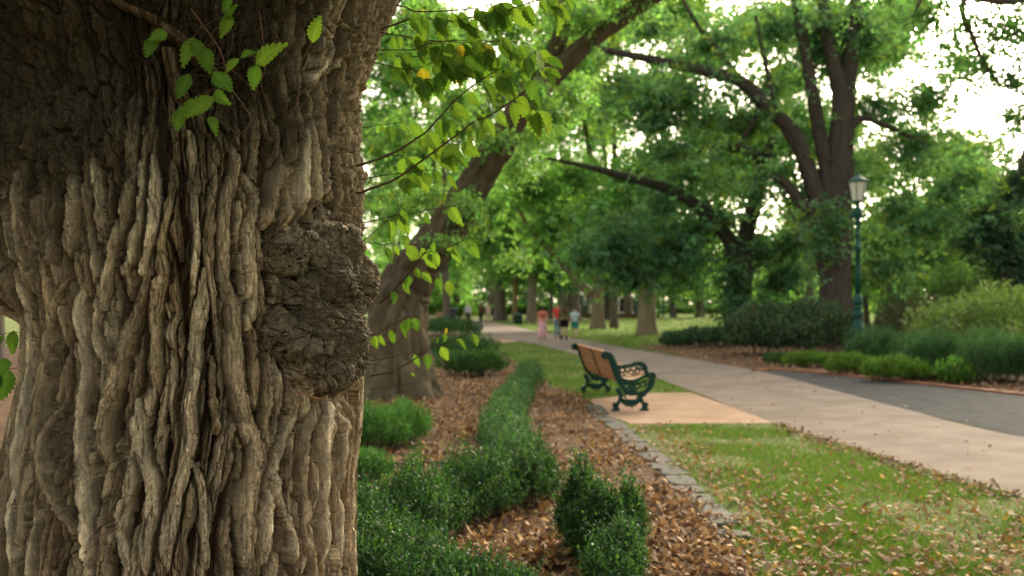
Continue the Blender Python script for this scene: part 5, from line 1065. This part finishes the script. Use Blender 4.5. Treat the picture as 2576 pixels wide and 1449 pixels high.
def person(label, loc, H, facing, skin, stride, arms, build, hair, garments, group):
    """skeleton modelled facing +y, 1.70 m tall, then scaled to H"""
    root = thing('person', label, 'person', loc, group); b = build; N_ = {}
    N_['pelvis'] = (0, 0, .93, .135*b, .105*b); N_['waist'] = (0, .0, 1.08, .12*b, .095*b); N_['chest'] = (0, 0, 1.27, .145*b, .105*b); N_['collar'] = (0, -.01, 1.41, .075, .07)
    N_['neck'] = (0, 0, 1.47, .052); N_['jaw'] = (0, .02, 1.535, .062, .07); N_['head'] = (0, .01, 1.605, .078, .092); N_['crown'] = (0, 0, 1.66, .060, .070)
    N_['nose'] = (0, .112, 1.575, .012); N_['ear1'] = (.082, 0, 1.585, .014); N_['ear2'] = (-.082, 0, 1.585, .014)
    E = [('pelvis','waist'),('waist','chest'),('chest','collar'),('collar','neck'),('neck','jaw'),('jaw','head'),('head','crown'),('head','nose'),('head','ear1'),('head','ear2')]
    for s, k in ((-1, 'l'), (1, 'r')):
        st = stride*s; ar = arms.get(k, (.05*s*-stride/.12, 0))
        sh = np.array([s*.165*b**.5, 0, 1.375]); el = sh+np.array([s*.05, -.06*st/.15, -.27]); wr = el+np.array([s*.015+ar[1]*s, .06+ar[0]*.6, -.235]); 
        if abs(ar[0]) > .5: wr = el+np.array([-s*.05, .20, .05])
        N_['sh'+k] = (*sh, .058*b); N_['el'+k] = (*el, .040*b); N_['wr'+k] = (*wr, .026); d = unit(wr-el); pa = wr+d*.06; N_['pa'+k] = (*pa, .018, .030)
        E += [('collar', 'sh'+k), ('sh'+k, 'el'+k), ('el'+k, 'wr'+k), ('wr'+k, 'pa'+k)]
        for q, (off, ln) in enumerate(((-.027, .068), (-.009, .078), (.009, .074), (.026, .058))):
            a = pa+np.array([0, off, 0])+d*.03; a2 = a+d*ln*.55+np.array([-s*.008, 0, 0]); a3 = a2+d*ln*.45+np.array([-s*.016, 0, 0])
            N_[f'f{q}a{k}'] = (*a, .009); N_[f'f{q}b{k}'] = (*a2, .0085); N_[f'f{q}c{k}'] = (*a3, .0075); E += [('pa'+k, f'f{q}a{k}'), (f'f{q}a{k}', f'f{q}b{k}'), (f'f{q}b{k}', f'f{q}c{k}')]
        t1 = wr+d*.03+np.array([-s*.004, .035, 0]); t2 = t1+d*.035+np.array([-s*.012, .012, 0]); N_['t1'+k] = (*t1, .010); N_['t2'+k] = (*t2, .009); E += [('wr'+k, 't1'+k), ('t1'+k, 't2'+k)]
        hp = np.array([s*.085*b, 0, .86]); kn = np.array([s*.09*b, st*.55+.03, .49]); an = np.array([s*.085, st*1.0-.02, .085+max(0, -st)*.35]); to = an+np.array([s*.02, .15, -.055-(max(0, -st))*.5*.35])
        N_['hp'+k] = (*hp, .088*b); N_['kn'+k] = (*kn, .056*b**.7); N_['cf'+k] = (*(kn*.6+an*.4+[0, -.02, 0]), .052*b**.7); N_['an'+k] = (*an, .036); N_['to'+k] = (*to, .034, .026)
        E += [('pelvis', 'hp'+k), ('hp'+k, 'kn'+k), ('kn'+k, 'cf'+k), ('cf'+k, 'an'+k), ('an'+k, 'to'+k)]
    sc_ = H/1.72
    bo = skin_mesh('body', N_, E, 'pelvis', M_SKIN, root, skin, 2)
    G = lambda k, g=.018: (*N_[k][:3], N_[k][3]+g, (N_[k][4] if len(N_[k]) > 4 else N_[k][3])+g)
    lerp = lambda a, c, t: tuple(np.array(N_[a][:3])*(1-t)+np.array(N_[c][:3])*t)
    for g in garments:
        kind, col, mat = g[0], g[1], g[2] if len(g) > 2 and g[2] else M_CLOTH
        if kind in ('shirt', 'tshirt'):
            n = {k: G(k, .02) for k in ('waist', 'chest')}; n['pel'] = (*N_['pelvis'][:3], .155*b, .125*b); n['collar'] = (*N_['collar'][:3], .085, .08); e = [('pel', 'waist'), ('waist', 'chest'), ('chest', 'collar')]
            for k in 'lr':
                n['sh'+k] = G('sh'+k, .018); e.append(('collar', 'sh'+k))
                if kind == 'shirt': n['el'+k] = G('el'+k, .016); n['wr'+k] = G('wr'+k, .012); e += [('sh'+k, 'el'+k), ('el'+k, 'wr'+k)]
                else: n['m'+k] = (*lerp('sh'+k, 'el'+k, .6), .064*b); e.append(('sh'+k, 'm'+k))
            skin_mesh(kind if kind == 'shirt' else 't_shirt', n, e, 'waist', mat, root, col)
        if kind == 'vest':
            n = {k: G(k, .018) for k in ('waist', 'chest')}; n['pel'] = (*N_['pelvis'][:3], .15*b, .12*b); n['top'] = (0, 0, 1.34, .135*b, .10*b); skin_mesh('top', n, [('pel', 'waist'), ('waist', 'chest'), ('chest', 'top')], 'waist', mat, root, col)
        if kind in ('trousers', 'shorts'):
            n = {'pelvis': G('pelvis', .016), 'waist': (0, 0, 1.03, .125*b, .10*b)}; e = [('pelvis', 'waist')]
            for k in 'lr':
                n['hp'+k] = G('hp'+k, .016); e.append(('pelvis', 'hp'+k))
                if kind == 'trousers': n['kn'+k] = G('kn'+k, .020); n['cf'+k] = G('cf'+k, .022); n['an'+k] = (*lerp('cf'+k, 'an'+k, .92), .055); e += [('hp'+k, 'kn'+k), ('kn'+k, 'cf'+k), ('cf'+k, 'an'+k)]
                else: n['m'+k] = (*lerp('hp'+k, 'kn'+k, .85), .086*b); e.append(('hp'+k, 'm'+k))
            skin_mesh(kind, n, e, 'pelvis', mat, root, col)
        if kind in ('maxi_skirt', 'skirt'):
            zb = .20 if kind == 'maxi_skirt' else .60; fl = .25 if kind == 'maxi_skirt' else .205; pr = [(.125*b, 1.06), (.165*b, .95), (.185*b, .82)]+[(.185*b+(fl-.185*b)*t, .82+(zb-.82)*t) for t in np.linspace(.15, 1, 8)]
            V, f = lathe(pr[::-1], 40, (0, 0, 0), lambda t, z: 1+.10*np.sin(t*9+z*3)*np.clip((.9-z)/.8, 0, 1)); V = V*[1, .82, 1]; V[:, 1] += .03
            root['_o'] = [0, 0, 0]; obj('skirt', V, f, mat, root, col, True)
        if kind in ('boots', 'shoes'):
            for k in 'lr':
                n = {'an': (*N_['an'+k][:3], .048), 'to': (*N_['to'+k][:3], .044, .040), 'he': (N_['an'+k][0], N_['an'+k][1]-.05, N_['an'+k][2]-.04, .036)}; e = [('an', 'to'), ('an', 'he')]
                if kind == 'boots': n['up'] = (*lerp('cf'+k, 'an'+k, .25), .062); e.append(('up', 'an'))
                skin_mesh(kind[:-1], n, e, 'an', mat, root, col, 1)
        if kind == 'strap':
            v, f = box((0, -.115*b, 1.24), (.26*b, .02, .09)); root['_o'] = [0, 0, 0]; obj('back_strap', v, f, mat, root, col)
    hc, hl = hair
    n = {'a': (0, -.012, 1.665, .075, .085), 'b': (0, -.028, 1.60, .086, .088)}; e = [('a', 'b')]
    if hl > 0: n['c'] = (0, -.06, 1.52, .08, .055); e.append(('b', 'c'))
    if hl > 1: n['d'] = (0, -.10, 1.38, .11, .04); n['f'] = (0, -.125, 1.20, .085, .03); e += [('c', 'd'), ('d', 'f')]
    skin_mesh('hair', n, e, 'b', M_HAIR, root, hc)
    for s in (-1, 1):
        v, f = lathe([(.001, -.009), (.008, -.005), (.010, 0), (.008, .005), (.001, .009)], 8, (s*.030, .094, 1.612)); root['_o'] = [0, 0, 0]; obj('eye', v, f, M_HAIR, root, (.03, .025, .02), True)
    v, f = box((0, .092, 1.535), (.045, .014, .012)); root['_o'] = [0, 0, 0]; obj('mouth', v, f, M_CLOTH, root, (.30, .10, .09))
    root.scale = (sc_,)*3; root.rotation_euler = (0, 0, facing); return root
WG = 'people walking away along the path'; SG = 'distant people on the path'
def foot(x, y): p = gd(x, y); p[2] = .014; return tuple(p)
person('woman in coral top and flowing pink skirt, leftmost of the walking group', foot(1365, 857), 1.51, -.1, (.50, .24, .16), .15, {'l': (-.1, .05), 'r': (.1, .09)}, 1.12, ((.035, .02, .015), 1), [('vest', (.52, .16, .10)), ('tshirt', (.60, .20, .12)), ('strap', (.12, .05, .05)), ('maxi_skirt', (.6, .3, .3), mfl), ('shoes', (.30, .12, .08))], WG)
person('person in bright red shirt and blue jeans, half hidden behind long brown hair', foot(1403, 854), 1.66, -.1, (.45, .26, .18), .13, {}, 1.0, ((.06, .035, .02), 0), [('tshirt', (.62, .065, .045)), ('trousers', (.16, .22, .27)), ('shoes', (.06, .05, .05))], WG)
person('woman with long brown hair, olive top, short black skirt and boots', foot(1419, 858), 1.68, -.12, (.52, .33, .23), .12, {}, 1.02, ((.085, .045, .028), 2), [('shirt', (.135, .125, .045)), ('skirt', (.010, .010, .010)), ('boots', (.02, .02, .022))], WG)
person('boy in pale blue striped t-shirt and teal shorts, rightmost of the group', foot(1446, 854), 1.44, .12, (.52, .33, .24), -.11, {}, 1.08, ((.09, .055, .03), 0), [('tshirt', (.5, .65, .66), mst), ('shorts', (.03, .23, .25)), ('shoes', (.03, .03, .03))], WG)
person('distant man in pale lavender shirt and dark trousers, left of two strollers', foot(1177, 817), 1.67, pi+.1, (.45, .28, .2), .08, {}, 1.08, ((.25, .23, .21), 0), [('shirt', (.50, .48, .54)), ('trousers', (.045, .042, .042)), ('shoes', (.03, .025, .02))], SG)
person('distant person all in dark brown, between lavender shirt and pale top', foot(1210, 814.5), 1.64, pi, (.35, .2, .13), -.08, {}, 1.0, ((.03, .02, .015), 1), [('shirt', (.10, .055, .03)), ('trousers', (.03, .022, .02)), ('shoes', (.02, .02, .02))], SG)
person('distant stroller in pale pinkish top and beige shorts, right of the brown figure', foot(1228, 815), 1.60, pi-.2, (.5, .32, .22), .09, {}, 1.0, ((.22, .13, .07), 0), [('tshirt', (.48, .36, .31)), ('shorts', (.40, .32, .22)), ('shoes', (.2, .15, .1))], SG)
